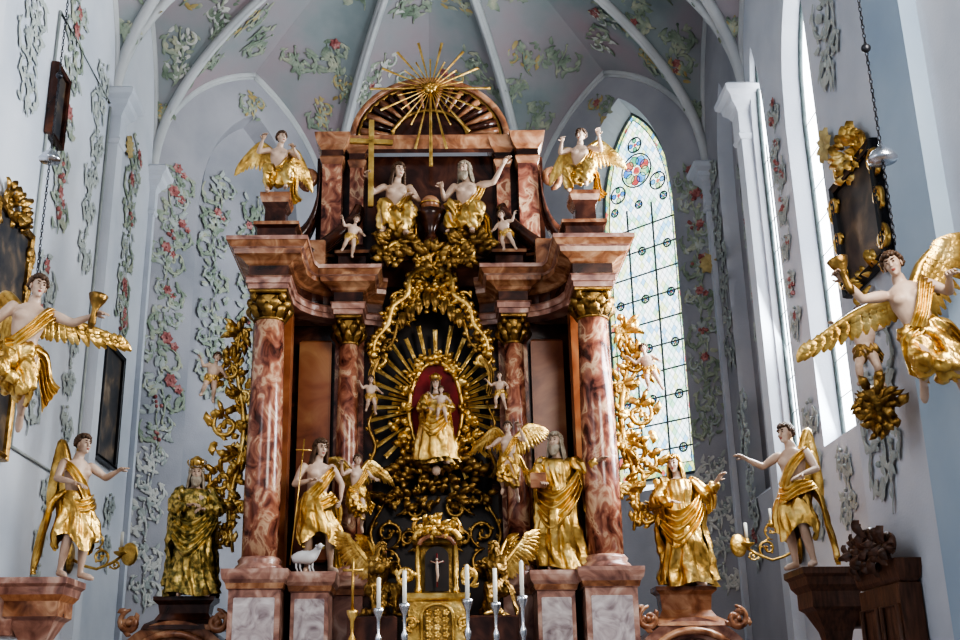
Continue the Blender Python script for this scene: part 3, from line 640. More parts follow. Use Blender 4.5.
# ------------------------------------------------------------------ high altar
altar = D.objects.new('high_altar', None); bpy.context.scene.collection.objects.link(altar)
def part(mb, name, fn=None): return mb.build(name, parent=altar, fn=fn)
def mirror(path): return [(-x, y) for x, y in reversed(path)]
CX = 2.6
LP = [(-2.92, 1.3), (-2.92, -.93), (-2.28, -.93), (-2.28, -.15), (-2.2, .12), (-2.04, .36), (-1.86, .5), (-1.66, .58), (-1.66, .33), (-1.16, .33), (-1.16, .9), (-.85, 1.0)]
EP = [(-.31, 8.0), (.0, 8.0), (.0, 8.08), (.03, 8.09), (.03, 8.18), (.06, 8.2), (.0, 8.23), (0, 8.39), (.04, 8.41), (.07, 8.45), (.14, 8.49), (.21, 8.52), (.22, 8.6), (.26, 8.62), (.31, 8.7), (.33, 8.71), (.33, 8.78), (-.3, 8.82)]
EM = [PINKM, PINKM, PINKM, PINKM, PINKM, GOLDD, DARKM, CORN, CORN, CORN, CORN, CORN, PINKM, CORN, CORN, PINKM, DARKM]
ent = MB()
for pth in (LP, mirror(LP)):
    sweep(ent, pth, EP, EM)
    for z, m_ in ((8.8, DARKM), (8.01, CORN)): ent.add([(x, y, z) for x, y in pth] + [(pth[-1][0], 1.4, z), (pth[0][0], 1.4, z)], [tuple(range(len(pth) + 2))], m_, False)
    sweep(ent, [(x * .97, y + .12) for x, y in pth], [(0, 8.78), (.02, 8.88), (0, 8.92), (0, 9.1), (.06, 9.14), (.06, 9.2), (-.2, 9.22)], [DARKM] * 4 + [CORN, DARKM])
part(ent, 'entablature')

def capital(mb, c, r, h, mat):
    c = V(c)
    lathe(mb, [(r * 1.0, 0), (r * 1.12, h * .04), (r * .95, h * .1), (r * .98, h * .5), (r * 1.2, h * .8), (r * 1.15, h * .84)], c, mat, 20)
    for row, (z, L, k) in enumerate(((.06, .5, 8), (.3, .48, 8))):
        for i in range(k):
            a = 2 * pi * (i + .5 * row) / k; d = V((cos(a), sin(a), 0)); F = Fr(c + d * r * .98 + V((0, 0, h * z)), V((-sin(a), cos(a), 0)), (0, 0, 1), d)
            leaf(mb, F, 0, 0, pi / 2, h * L, r * .3, mat, .55, 0)
    for i in range(4):
        a = pi / 4 + i * pi / 2; d = V((cos(a), sin(a), 0)); F = Fr(c + d * r * 1.2 + V((0, 0, h * .78)), d, (0, 0, 1), V((-sin(a), cos(a), 0)))
        tube(mb, [F(x, y) for x, y in spiral(0, 0, r * .32, pi / 2, 1.5, -1, 18)], r * .12, mat, 6, up=F.n, flat=2.2)
    block(mb, c.x, c.y, r * 2.2, r * 2.2, [(0, c.z + h * .88), (.03, c.z + h * .92), (.03, c.z + h), (-.02, c.z + h)], mat)
cols = MB(); caps = MB()
for s in (-1, 1):
    for cx, cy, r, zb, zc in ((CX, -.6, .275, 3.74, 7.52), (1.41, .6, .19, 3.74, 7.5)):
        H = zc - zb
        lathe(cols, [(r * 1.0, zb), (r * 1.02, zb + H * .3), (r * .97, zb + H * .6), (r * .86, zc)], (s * cx, cy, 0), REDM, 36)
        lathe(caps, [(r * 1.38, zb - .16), (r * 1.4, zb - .12), (r * 1.3, zb - .08), (r * 1.15, zb - .05), (r * 1.22, zb), (r * 1.05, zb + .05)], (s * cx, cy, 0), PINKM, 30)
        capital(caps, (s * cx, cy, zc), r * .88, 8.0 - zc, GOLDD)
part(cols, 'columns'); part(caps, 'column_capitals')

body = MB()
for s in (-1, 1):
    def bx(x0, x1, y0, y1, z0, z1, m, b=.02): box(body, min(s * x0, s * x1), max(s * x0, s * x1), y0, y1, z0, z1, m, b)
    bx(1.0, 2.95, 1.0, 1.4, 3.3, 8.02, DARKM); bx(2.65, 2.95, -.05, 1.1, 3.5, 8.02, DARKM)
    bx(1.72, 2.28, .85, 1.02, 3.9, 7.7, ORANGEM, .04); bx(2.32, 2.75, .0, .35, 3.6, 8.0, ORANGEM, .04)
    bx(1.16, 1.66, .82, 1.02, 3.6, 8.0, REDM, .03)
    PP = lambda zt: [(0.1, .6), (.1, 1.0), (.02, 1.1), (0, 1.15), (0, zt - .3), (.03, zt - .28), (.05, zt - .2), (.09, zt - .15), (.11, zt - .06), (.11, zt)]
    PM = [PINKM, PINKM, PINKM, PINKM, PINKM, CORN, PINKM, PINKM, PINKM]
    block(body, s * 2.6, -.55, .76, .9, PP(3.58), PM); block(body, s * 1.82, -.35, .56, .8, PP(3.56), PM); block(body, s * 1.38, .5, .58, .9, PP(3.58), PM)
    for px, w, y in ((2.6, .6, -1.015), (1.82, .44, -.765)): box(body, s * px - w / 2, s * px + w / 2, y, y + .05, 1.5, 3.18, GREYM, .02)
    bx(1.0, 2.95, .2, 1.4, .6, 3.5, DARKM)
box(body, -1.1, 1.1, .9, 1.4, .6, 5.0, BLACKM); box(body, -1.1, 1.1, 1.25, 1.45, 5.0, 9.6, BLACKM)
for s in (-1, 1): box(body, s * .85 - .35, s * .85 + .35, -1.6, -.6, .68, 2.86, DARKM, .03)
part(body, 'retable_body')

# central niche frame + canopy
nich = MB()
cv = Fr((0, .72, 0), (1, 0, 0), (0, 0, 1), (0, -1, 0))
for s in (-1, 1):
    c_out = catmull([(s * .0, 9.0, 0), (s * .34, 8.8, 0), (s * .40, 8.45, 0), (s * .66, 8.22, 0), (s * .74, 7.9, 0), (s * .95, 7.62, 0), (s * .98, 7.35, 0)], 28)
    scroll(nich, cv, [(p_.x, p_.y) for p_ in c_out], .06, GOLD, True, .8, .1, 2.6, 1)
    c_in = catmull([(0, 8.62, 0), (s * .26, 8.5, 0), (s * .34, 8.2, 0), (s * .55, 8.0, 0), (s * .66, 7.6, 0), (s * .82, 7.45, 0)], 20)
    scroll(nich, cv, [(p_.x, p_.y) for p_ in c_in], .04, GOLDD, True, .8, .05, 3, 1)
    scroll(nich, cv, spiral(s * .88, 7.3, .19, pi / 2, 1.3, -s), .04, GOLD)
    scroll(nich, cv, spiral(s * .24, 8.72, .2, 0 if s > 0 else pi, 1.3, s), .04, GOLD); scroll(nich, cv, spiral(s * .55, 8.4, .16, 0 if s > 0 else pi, 1.3, s), .035, GOLD)
    for i in range(4):
        x = s * (.07 + .14 * i); zt = 8.46 - .12 * i
        cloth(nich, [cv(x - .07, zt, .12), cv(x - .07, zt - .16, .16), cv(x - .02, zt - .28, .12)], [cv(x + .07, zt, .12), cv(x + .07, zt - .16, .16), cv(x + .02, zt - .28, .12)], GOLDD, 2, .03, 8, 6, i)
    cloth(nich, [cv(s * .84, 7.3, .1), cv(s * .97, 7.0, .12), cv(s * .92, 6.7, .1)], [cv(s * .98, 7.3, 0), cv(s * 1.08, 7.0, .02), cv(s * 1.0, 6.6, 0)], GOLDD, 3, .05, seed=s)
    leafcluster(nich, cv, s * .58, 8.12, .2, .18, 22, GOLD, 14 + s, .15, .035); leafcluster(nich, cv, s * .9, 7.6, .12, .2, 16, GOLDD, 24 + s, .15, .035)
leafcluster(nich, cv, 0, 8.75, .28, .22, 44, GOLD, 3, .18, .045); leafcluster(nich, cv, 0, 8.3, .4, .1, 18, GOLD, 4, .15, .035)
G = Fr((0, .1, 0), (1, 0, 0), (0, 0, 1), (0, -1, 0))
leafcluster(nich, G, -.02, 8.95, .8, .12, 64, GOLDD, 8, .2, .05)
for s in (-1, 1):
    scroll(nich, G, spiral(s * .55, 9.05, .24, -pi / 2, 1.4, s), .045, GOLD); scroll(nich, G, spiral(s * .15, 8.9, .2, -pi / 2, 1.4, -s), .04, GOLD)
    scroll(nich, cv, [(s * (1.0 + .06 * sin(j)), 5.2 + j * .12) for j in range(12)], .03, GOLDD, True, 1, .05, 4, 2)
part(nich, 'canopy_frame')

# glory of rays
ray = MB()
def rayp(mb, c, a, r0, r1, w0, w1, y, mat=GOLD):
    d = V((cos(a), 0, sin(a))); l = V((-sin(a), 0, cos(a))); c = V(c)
    p = [c + d * r0 - l * w0, c + d * r0 + l * w0, c + d * r1 + l * w1, c + d * r1 - l * w1, c + d * r0 + V((0, -y, 0)), c + d * (r1 - .02) + V((0, -y * .4, 0))]
    mb.add(p, [(0, 4, 5, 3), (4, 1, 2, 5), (0, 3, 2, 1), (3, 5, 2), (0, 1, 4)], mat, False)
C1 = (.07, .98, 6.52)
for i in range(64):
    a = 2 * pi * i / 64; q = (1.22, .92, 1.32, .84)[i % 4]
    ex = 1 / sqrt((cos(a) / .9) ** 2 + (sin(a) / 1.15) ** 2)
    rayp(ray, C1, a, .35, q * ex, .016, .042 if i % 2 == 0 else .026, .04)
part(ray, 'glory_rays')
mand = MB()
FM = Fr((.07, .88, 6.3), (1, 0, 0), (0, 0, 1), (0, -1, 0))
pts = [FM(.45 * cos(2 * pi * i / 40), .15 + .84 * sin(2 * pi * i / 40)) for i in range(40)]
mand.add(pts, [tuple(range(40))], REDC, False)
tube(mand, pts + [pts[0]], .045, GOLD, 8)
for i in range(40):
    a = 2 * pi * i / 40; leaf(mand, FM, .48 * cos(a), .15 + .87 * sin(a), a + (.8 if i % 2 else -.8), .19, .05, GOLD, .4, .8 if i % 2 else -.8)
for i in range(14):
    a = pi * (1.08 + .84 * i / 13); leafcluster(mand, FM, .62 * cos(a), .0 + .78 * sin(a), .1, .1, 8, GOLD, i, .16, .045)
for i in range(9):
    a = pi * (-.02 + .13 * i); leafcluster(mand, FM, .54 * cos(a), .17 + .9 * sin(a), .07, .07, 6, GOLD, i, .13, .035)
for i in range(16):
    t = i / 15 * 2 - 1; ellipsoid(mand, FM(t * .8, -.82 - .1 * cos(t * 6), .12), (.11, .1, .08), GOLDD, 10, 7)
leafcluster(mand, FM, 0, -.95, .9, .17, 70, GOLDD, 55, .18, .045)
for x, z in ((-.12, -.72), (.12, -.72), (.0, -.95)): ellipsoid(mand, FM(x, z, .25), (.075, .075, .09), FLESH, 12, 9); ellipsoid(mand, FM(x, z + .04, .22), (.085, .07, .08), HAIR, 10, 7)
part(mand, 'mandorla_frame')

pre = MB()
FP = Fr((.05, .8, 0), (1, 0, 0), (0, 0, 1), (0, -1, 0))
for s in (-1, 1):
    for k, (x, z, r) in enumerate(((.65, 4.9, .26), (.35, 4.75, .2), (.78, 4.35, .26), (.8, 3.85, .25), (.45, 4.25, .2))):
        scroll(pre, FP, spiral(s * x, z, r, pi / 2 * (1 if k % 2 else -1), 1.4, s * (1 if k % 2 else -1)), .03, GOLDD)
    scroll(pre, FP, [(s * (.95 - .12 * sin(j * .6)), 3.4 + j * .12) for j in range(14)], .035, GOLDD, True, 1, 0, 3.5, 2)
leafcluster(pre, FP, 0, 4.95, 1.0, .14, 50, GOLDD, 61, .18, .045)
part(pre, 'predella_ornament')

# upper storey (drawn low, raised in the mesh)
up = MB()
box(up, -2.0, 2.0, 1.05, 1.4, 8.9, 11.0, DARKM); box(up, -1.1, 1.1, 1.0, 1.06, 9.3, 11.0, DARKM)
for s in (-1, 1):
    for cx, y, w in ((1.7, .8, .34), (1.28, .95, .24)):
        block(up, s * cx, y, w, .36, [(.06, 9.3), (.06, 9.42), (0, 9.48), (0, 10.72), (.02, 10.75), (.05, 10.82), (.02, 10.85), (.02, 10.95), (.08, 11.02), (.12, 11.1), (.14, 11.2), (-.1, 11.24)], [DARKM, DARKM, REDM, CORN, CORN, CORN, DARKM, CORN, CORN, CORN, DARKM])
    vp = catmull([(s * 1.9, 0, 10.6), (s * 1.95, 0, 10.1), (s * 2.12, 0, 9.7), (s * 2.45, 0, 9.45), (s * 2.65, 0, 9.2)], 18)
    loft(up, [[p + V((0, yy, dz)) for yy, dz in ((.55, -.14), (.55, .06), (.75, .1), (.95, .06), (.95, -.14))] for p in vp], DARKM, True, True, True)
    FV = Fr((s * 2.1, .7, 0), (1, 0, 0), (0, 0, 1), (0, -1, 0)); scroll(up, FV, spiral(0, 10.5, .18, -pi / 2, 1.5, s), .06, CORN, False); scroll(up, FV, spiral(s * .4, 9.3, .22, pi / 2, 1.5, -s), .07, CORN, False)
    block(up, s * 2.48, -.45, .36, .4, [(.08, 8.8), (.08, 8.95), (0, 9.02), (-.02, 9.55), (.03, 9.62), (.06, 9.7), (.06, 9.76), (-.05, 9.78)], [CORN, CORN, DARKM, DARKM, CORN, CORN, CORN])
    box(up, s * 1.9 - .18, s * 1.9 + .18, -.0, .35, 8.9, 9.3, CORN, .03)
    for dy in (0, .1, .2): tube(up, [V((s * (1.2 + .8 * t), .05 + dy + .4 * (1 - t), 9.95 - .85 * t ** .7)) for t in [i / 12 for i in range(13)]], .09, DARKM, 8)
def arcpt(a, k=1, y=.8): return V((1.34 * k * -cos(a), y, 11.2 + .98 * k * sin(a)))
N = 28
front = [arcpt(pi * i / N, 1, .85) for i in range(N + 1)]; back = [arcpt(pi * i / N, 1, 1.4) for i in range(N + 1)]
loft(up, [front, back], CORN, False, False)
up.add(front, [tuple(range(N + 1))], DARKM, False)
for k, r, m, y in ((1.02, .06, CORN, .8), (.94, .03, GOLDD, .8), (.5, .03, GOLDD, .8)): tube(up, [arcpt(pi * i / N, k, y) for i in range(N + 1)], r, m, 8)
for i in range(1, 20):
    a = pi * i / 20; tube(up, [arcpt(a, .5, .82), arcpt(a, .75, .80), arcpt(a, .92, .82)], [.02, .05, .07], CORN if i % 2 else DARKM, 6)
sweep(up, [(-1.45, 1.2), (-1.45, .75), (1.45, .75), (1.45, 1.2)], [(0, 10.95), (.04, 11.0), (.04, 11.08), (.1, 11.14), (.12, 11.2), (-.1, 11.24)], [DARKM, CORN, CORN, CORN, DARKM])
part(up, 'upper_storey', lambda x, y, z: (x * 1.04, y, 8.75 + (z - 8.9) * 1.22))
ob_ = MB()
lathe(ob_, [(.1, 9.2), (.26, 9.3), (.14, 9.4), (.09, 9.55), (.16, 9.7), (.26, 9.84), (.28, 9.94), (.1, 9.98)], (.0, .5, 0), DARKM)
ellipsoid(ob_, (.0, .5, 10.1), .17, CORN, 20, 14); tube(ob_, [V((.0 + .18 * cos(a * pi / 12), .5 + .18 * sin(a * pi / 12), 10.1)) for a in range(25)], .015, GOLD, 6)
part(ob_, 'globe')
sb = MB()
C2 = (.02, .6, 12.5)
for i in range(28):
    a = 2 * pi * i / 28; q = (1.12 if i % 7 == 0 else 1.0) if i % 2 == 0 else .62
    down = max(0, -sin(a)); q += .3 * down ** 3
    rayp(sb, C2, a, .03, q, .008, .026 if i % 2 == 0 else .016, .025)
rayp(sb, C2, -pi / 2, 0, 1.6, .02, .035, .04)
ellipsoid(sb, C2, (.06, .05, .06), GOLD); rosette(sb, Fr(C2, (1, 0, 0), (0, 0, 1), (0, -1, 0)), 0, 0, .13, GOLD, 8, .04)
part(sb, 'sunburst')
# gilded acanthus wings at the flanks
ears = MB()
def ear(mb, F, H, mat, seed):
    rnd = random.Random(seed)
    S_ = [(.09 * sin(j / 24 * 9.4) - .05, H * j / 24) for j in range(25)]
    scroll(mb, F, S_, .05, mat, True, .8, .02, 4, 1)
    for i, (x, y, r) in enumerate(((.16, .07, .21), (-.14, .18, .16), (.2, .30, .25), (-.1, .41, .18), (.16, .53, .27), (-.12, .65, .17), (.12, .77, .2), (-.04, .93, .17))):
        scroll(mb, F, spiral(x, y * H, r, -pi / 2 if i % 2 else pi / 2, 1.35, 1 if i % 2 else -1), .036, mat, True, .9, rnd.uniform(0, .06), 4.2, 2)
        leafcluster(mb, F, x, y * H, r * .8, r * 1.0, 6, mat, seed + i, .24, .05)
        leaf(mb, F, x + r * .8, y * H, rnd.uniform(-.3, .9), .28, .06, mat, .4, 1.0); leaf(mb, F, x + r * .6, y * H - r, rnd.uniform(-1.2, -.2), .26, .06, mat, .4, -1.0)
for s, z0, H, cx in ((-1, 4.0, 3.9, 3.22), (1, 4.3, 3.6, 3.26)): ear(ears, Fr((s * cx, .35, z0), (s, 0, 0), (0, 0, 1), (0, -1, 0)), H, GOLD, 7)
part(ears, 'acanthus_wings')

for s in (-1, 1):
    g = MB(); c = s * 3.95; n = 20
    outer = [(c - 1.0, 0)] + [(c - 1.0 * cos(pi * i / n), 1.95 + .98 * sin(pi * i / n)) for i in range(n + 1)] + [(c + 1.0, 0)]
    inner = [(c - .68, 0)] + [(c - .68 * cos(pi * i / n), 1.95 + .68 * sin(pi * i / n)) for i in range(n + 1)] + [(c + .68, 0)]
    loft(g, [[V((x, .75, z)) for x, z in inner], [V((x, .0, z)) for x, z in inner], [V((x, -.05, z)) for x, z in outer], [V((x, .75, z)) for x, z in outer]], PINKM if s > 0 else CORN, False, False, False)
    tube(g, [V((x, -.08, z)) for x, z in [(c - .8 * cos(pi * i / n), 1.95 + .78 * sin(pi * i / n)) for i in range(n + 1)]], .06, CORN, 8)
    zt = 3.3 if s < 0 else 3.4; px = c + (.1 if s < 0 else -.03)
    block(g, px, .3, 1.0, .55, [(.1, 2.8), (.06, 2.88), (-.06, 2.95), (-.12, 3.05), (-.1, zt - .12), (-.03, zt - .06), (-.03, zt)], CORN if s > 0 else DARKM)
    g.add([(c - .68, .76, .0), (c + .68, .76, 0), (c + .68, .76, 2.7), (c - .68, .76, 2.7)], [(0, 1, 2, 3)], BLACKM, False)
    for t in (-1, 1): scroll(g, Fr((c, -.1, 0), (1, 0, 0), (0, 0, 1), (0, -1, 0)), spiral(t * .66, 2.9, .19, pi / 2, 1.3, -t), .045, CORN)
    part(g, 'side_passage_' + ('north' if s < 0 else 'south'))

tb = MB(); box(tb, -1.9, 1.9, -2.5, -1.65, .68, 1.8, PINKM, .03); box(tb, -2.0, 2.0, -2.6, -1.62, 1.8, 1.95, GREYM, .03); box(tb, -2.02, 2.02, -2.62, -1.62, 1.95, 1.97, CLOTHW, .004)
tb.add([(-2.03, -2.63, 1.97), (2.03, -2.63, 1.97)] + [(2.03 - 4.06 * i / 30, -2.64 + .02 * (i % 2), 1.5) for i in range(31)], [tuple(range(33))], CLOTHW, False)
tb.build('altar_table')
tn = MB(); cx, cy = .06, -1.25
box(tn, cx - .42, cx + .42, cy - .35, cy + .35, .68, 2.3, DARKM, .02)
block(tn, cx, cy, .82, .6, [(.04, 2.3), (.06, 2.4), (0, 2.45), (0, 3.05), (.05, 3.1), (.06, 3.16), (-.02, 3.18)], GOLD)
FT = Fr((cx, cy - .31, 0), (1, 0, 0), (0, 0, 1), (0, -1, 0))
tn.add([FT(-.2, 2.45, .01), FT(.2, 2.45, .01)] + [FT(.2 * cos(pi * i / 12), 2.85 + .15 * sin(pi * i / 12), .01) for i in range(13)], [tuple(range(15))], GOLDD, False)
tube(tn, [FT(-.22, 2.42, .02)] + [FT(-.22 * cos(pi * i / 12), 2.85 + .17 * sin(pi * i / 12), .02) for i in range(13)] + [FT(.22, 2.42, .02)], .025, GOLD, 8)
for i in range(3):
    for k in range(5): rosette(tn, FT, -.12 + .12 * i, 2.5 + .1 * k, .06, GOLD, 5, .015)
block(tn, cx, cy + .1, .62, .4, [(0, 3.15), (0, 3.2), (-.02, 3.9)], GOLDD)
tn.add([FT(-.17, 3.2, -.09), FT(.17, 3.2, -.09)] + [FT(.17 * cos(pi * i / 12), 3.68 + .15 * sin(pi * i / 12), -.09) for i in range(13)], [tuple(range(15))], BLACKM, False)
for s in (-1, 1):
    lathe(tn, [(.06, 3.17), (.06, 3.24), (.04, 3.27), (.045, 3.6), (.035, 3.85), (.07, 3.9), (.07, 3.95)], (cx + s * .27, cy - .12, 0), GOLD, 14)
    scroll(tn, FT, spiral(s * .43, 3.4, .15, -pi / 2, 1.4, s), .035, GOLD); scroll(tn, FT, spiral(s * .36, 2.75, .12, -pi / 2, 1.4, s), .025, GOLD)
    scroll(tn, FT, spiral(s * .22, 4.1, .14, pi / 2, 1.3, -s), .035, GOLD, h=-.1)
tube(tn, [FT(-.32 * cos(pi * i / 16), 3.9 + .2 * sin(pi * i / 16), .0) for i in range(17)], .05, GOLD, 8)
tube(tn, [FT(-.25 * cos(pi * i / 16), 3.83 + .14 * sin(pi * i / 16), .02) for i in range(17)], .035, CORN, 8)
block(tn, cx, cy, .62, .4, [(0, 3.85), (.04, 3.88), (.04, 3.93), (-.05, 4.0), (-.2, 4.22)], GOLDD)
lathe(tn, [(.12, 4.15), (.06, 4.2), (.08, 4.3), (.02, 4.35)], (cx, cy, 0), GOLD, 12)
leafcluster(tn, FT, 0, 4.12, .24, .1, 26, GOLD, 3, .12, .035)
tube(tn, [FT(0, 3.25, .0), FT(0, 3.72, .0)], .014, REDC, 6); tube(tn, [FT(-.1, 3.6, .0), FT(.1, 3.6, .0)], .012, REDC, 6)
tube(tn, [FT(0, 3.6, .02), FT(0, 3.5, .03), FT(.01, 3.4, .025), FT(0, 3.32, .02)], [.02, .024, .02, .01], FLESH, 6); tube(tn, [FT(-.09, 3.61, .02), FT(0, 3.57, .03), FT(.09, 3.61, .02)], .008, FLESH, 6); ellipsoid(tn, FT(0, 3.63, .03), .02, FLESH)
tn.build('tabernacle')

for x, y, zt in ((-.75, -1.85, 3.35), (-.39, -2.0, 3.42), (.47, -2.0, 3.5), (.86, -1.85, 3.45), (1.22, -2.0, 3.55), (-1.1, -2.0, 3.3)):
    c = MB(); zb = 1.97; h = (zt - zb) * .7; iscross = x < -1.0
    lathe(c, [(.12, 0), (.13, .03), (.06, .08), (.03, .14), (.05, .22), (.055, .26), (.025, .32), (.03, h * .5), (.05, h * .55), (.05, h * .6), (.022, h * .66), (.03, h * .85), (.075, h * .95), (.08, h), (.03, h)], (x, y, zb), SILVER if not iscross else GOLD, 16)
    if iscross:
        tube(c, [V((x, y, zb + h)), V((x, y, zt + .3))], .02, GOLD, 8); tube(c, [V((x - .14, y, zt + .14)), V((x + .14, y, zt + .14))], .02, GOLD, 8)
        c.build('altar_cross')
    else:
        lathe(c, [(.03, h - .01), (.03, zt - zb + .02 * sin(x * 9)), (.01, zt - zb + .01)], (x, y, zb), WAX, 12); tube(c, [V((x, y, zt)), V((x, y, zt + .05))], .004, IRON, 5)
        c.build('altar_candlestick')

# ------------------------------------------------------------------ statues
Wp = lambda s, **k: WP(s, **k)
def lamb(mb, J):
    tube(mb, [V((-.35, -.12, .1)), V((-.22, -.2, 1.75))], .010, GOLD, 8); tube(mb, [V((-.33, -.2, 1.6)), V((-.12, -.2, 1.6))], .010, GOLD, 8)
    tube(mb, catmull([(-.32, -.12, .17), (-.22, -.15, .2), (-.1, -.18, .2), (-.03, -.2, .26), (.0, -.25, .32)], 10), [.05, .085, .09, .055, .04], CLOTHW, 10)
    ellipsoid(mb, (.01, -.3, .33), (.035, .06, .04), CLOTHW)
    for x in (-.27, -.22, -.1, -.06): tube(mb, [(x, -.13, .15), (x, -.14, .07), (x + .02, -.16, .01)], [.02, .014, .012], CLOTHW, 6)
    for s in (-1, 1): ellipsoid(mb, (.01 + s * .04, -.27, .34), (.025, .01, .012), CLOTHW, 6, 5)
figure('john_the_baptist_statue', (-1.78, -.42, 3.56), .25, 1.16, dict(ell=(-.31, -.02, 1.17), wrl=(-.12, -.2, 1.2), elr=(.33, .0, 1.2), wrr=(.30, -.12, 1.0), head=(.03, -.04, 1.66), chest=(.02, 0, 1.28), pelvis=(-.03, 0, .95), knr=(.16, -.14, .5), anr=(.2, .02, .09), tor=(.26, -.12, .03)), 'kiltr', 'long', hrot=(.15, 0, .3), extra=lamb, seed=2)
def book(mb, J): box(mb, -.34, -.14, -.36, -.30, 1.02, 1.22, CORN, .01)
figure('apostle_statue', (1.95, -.5, 3.57), -.15, 1.18, dict(ell=(-.32, -.06, 1.18), wrl=(-.22, -.26, 1.12), elr=(.36, -.06, 1.28), wrr=(.52, -.22, 1.36), head=(-.02, -.05, 1.67), pelvis=(.02, 0, .95), knl=(-.14, -.16, .5)), 'gown_cloak', 'beard', hm=BEARD, hrot=(0, 0, -.3), extra=book, seed=3, curl=.2)
def crown(mb, J):
    h = J['head']; lathe(mb, [(.09, .07), (.095, .12), (.1, .15), (.07, .22), (.015, .26)], h + V((0, .01, 0)), GOLD, 16)
    for i in range(8):
        a = i * pi / 4; leaf(mb, Fr(h + V((cos(a) * .095, .01 + sin(a) * .1, .1)), (-sin(a), cos(a), 0), (0, 0, 1), (cos(a), sin(a), 0)), 0, 0, pi / 2, .1, .025, GOLD, .3, 0)
figure('crowned_saint_statue', (-3.78, .1, 3.28), .25, 1.16, dict(ell=(-.3, -.04, 1.17), wrl=(-.08, -.22, 1.2), elr=(.34, -.04, 1.18), wrr=(.12, -.24, 1.15)), 'gown_cloak', 'beard', cl=GREEN, hm=BEARD, extra=crown, seed=4)
figure('female_saint_statue', (3.93, .1, 3.38), -.15, 1.16, dict(ell=(-.32, -.02, 1.16), wrl=(-.14, -.24, 1.12), elr=(.36, -.04, 1.2), wrr=(.5, -.2, 1.38), head=(-.04, -.04, 1.66), knr=(.16, -.14, .5)), 'gown_cloak', 'gold', hm=GOLD, hrot=(.1, 0, -.35), seed=5, curl=.2)
figure('standing_angel_statue', (-5.0, -2.1, 3.32), radians(50), 1.13, dict(elr=(.34, -.12, 1.28), wrr=(.34, -.38, 1.34), ell=(-.3, -.04, 1.2), wrl=(-.2, -.3, 1.12), head=(.02, -.06, 1.66), knl=(-.14, -.16, .52), anl=(-.13, -.02, .09), tol=(-.15, -.18, .03)), 'kiltl', 'short',
       wings=[((-.07, .08, 1.38), (-.15, .17, 1.70), (-.18, .2, 1.35), (-.01, .06, -1), .68), ((.07, .08, 1.38), (.14, .19, 1.72), (.18, .25, 1.4), (.01, .06, -1), .68)], hrot=(.05, 0, .1), seed=6, curl=.3)
figure('standing_angel_statue.001', (5.02, -2.3, 3.36), radians(-50), 1.13, dict(ell=(-.36, -.1, 1.3), wrl=(-.42, -.36, 1.38), elr=(.32, .0, 1.18), wrr=(.24, -.2, 1.1), head=(-.02, -.06, 1.66), knr=(.15, -.16, .52), anr=(.16, -.02, .09), tor=(.2, -.18, .03)), 'kiltr', 'short',
       wings=[((-.07, .08, 1.38), (-.14, .19, 1.72), (-.18, .25, 1.4), (-.01, .06, -1), .68), ((.07, .08, 1.38), (.15, .17, 1.70), (.18, .2, 1.35), (.01, .06, -1), .68)], hrot=(.05, 0, -.1), seed=7, curl=.2)
fly = dict(knl=(-.14, -.24, .62), anl=(-.16, .05, .36), tol=(-.18, .02, .24), knr=(.12, -.1, .52), anr=(.14, .12, .2), tor=(.16, .1, .07))
figure('column_angel', (-1.18, -.15, 4.2), .3, .70, dict(ell=(-.36, -.04, 1.3), wrl=(-.42, -.24, 1.5), elr=(.34, -.1, 1.25), wrr=(.34, -.34, 1.2), **fly), 'fly', 'short', wings=[Wp(-1, L=.5, tx=.45, tz=1.75), Wp(1, L=.5)], seed=8, voxel=.016)
figure('column_angel.001', (1.22, -.15, 4.65), -.3, .74, dict(ell=(-.36, -.1, 1.25), wrl=(-.34, -.34, 1.2), elr=(.36, -.04, 1.35), wrr=(.3, -.24, 1.6), **fly), 'fly', 'short', wings=[Wp(-1, L=.5), Wp(1, L=.5, tx=.45, tz=1.75)], seed=9, voxel=.016)
seat = dict(pelvis=(0, 0, .5), waist=(0, -.01, .66), chest=(0, -.01, .85), neck=(0, 0, 1.05), head=(.03, -.05, 1.23), shl=(-.19, 0, .99), shr=(.19, 0, .99), ell=(-.34, -.02, .78), wrl=(-.36, -.26, .86),
    elr=(.32, -.06, .76), wrr=(.2, -.28, .74), hipl=(-.1, 0, .47), hipr=(.1, 0, .47), knl=(-.2, -.4, .5), knr=(.17, -.42, .46), anl=(-.22, -.36, .1), anr=(.1, -.44, .08), tol=(-.26, -.52, .04), tor=(.1, -.6, .02))
def bigcross(mb, J):
    box(mb, -.44, -.36, -.36, -.29, .5, 1.92, GOLD, .01); box(mb, -.72, -.08, -.36, -.29, 1.52, 1.60, GOLD, .01)
figure('christ_statue', (-.60, .6, 9.3), .1, 1.2, dict(seat, ell=(-.36, -.05, .86), wrl=(-.42, -.26, 1.0)), 'lap', 'long', hrot=(.1, 0, .35), extra=bigcross, seed=10)
figure('god_the_father_statue', (.66, .6, 9.32), -.1, 1.2, dict(seat, elr=(.4, -.05, 1.0), wrr=(.56, -.2, 1.22), head=(-.03, -.05, 1.23)), 'lap', 'beard', hm=BEARD, hrot=(.1, 0, -.35), seed=11)
cl_ = MB()
for s in (-1, 1):
    for i in range(9): ellipsoid(cl_, (s * (.35 + .07 * i), .25 + .04 * (i % 3), 9.15 + .08 * (i % 4)), (.15, .18, .11), GOLDD, 10, 7)
    leafcluster(cl_, Fr((s * .62, .1, 9.2), (1, 0, 0), (0, 0, 1), (0, -1, 0)), 0, 0, .36, .16, 26, GOLDD, 5, .18, .045)
cl_.build('gilded_cloud', parent=altar)
ks = dict(seat, knl=(-.2, -.38, .42), anl=(-.2, -.28, .06), tol=(-.22, -.42, .0))
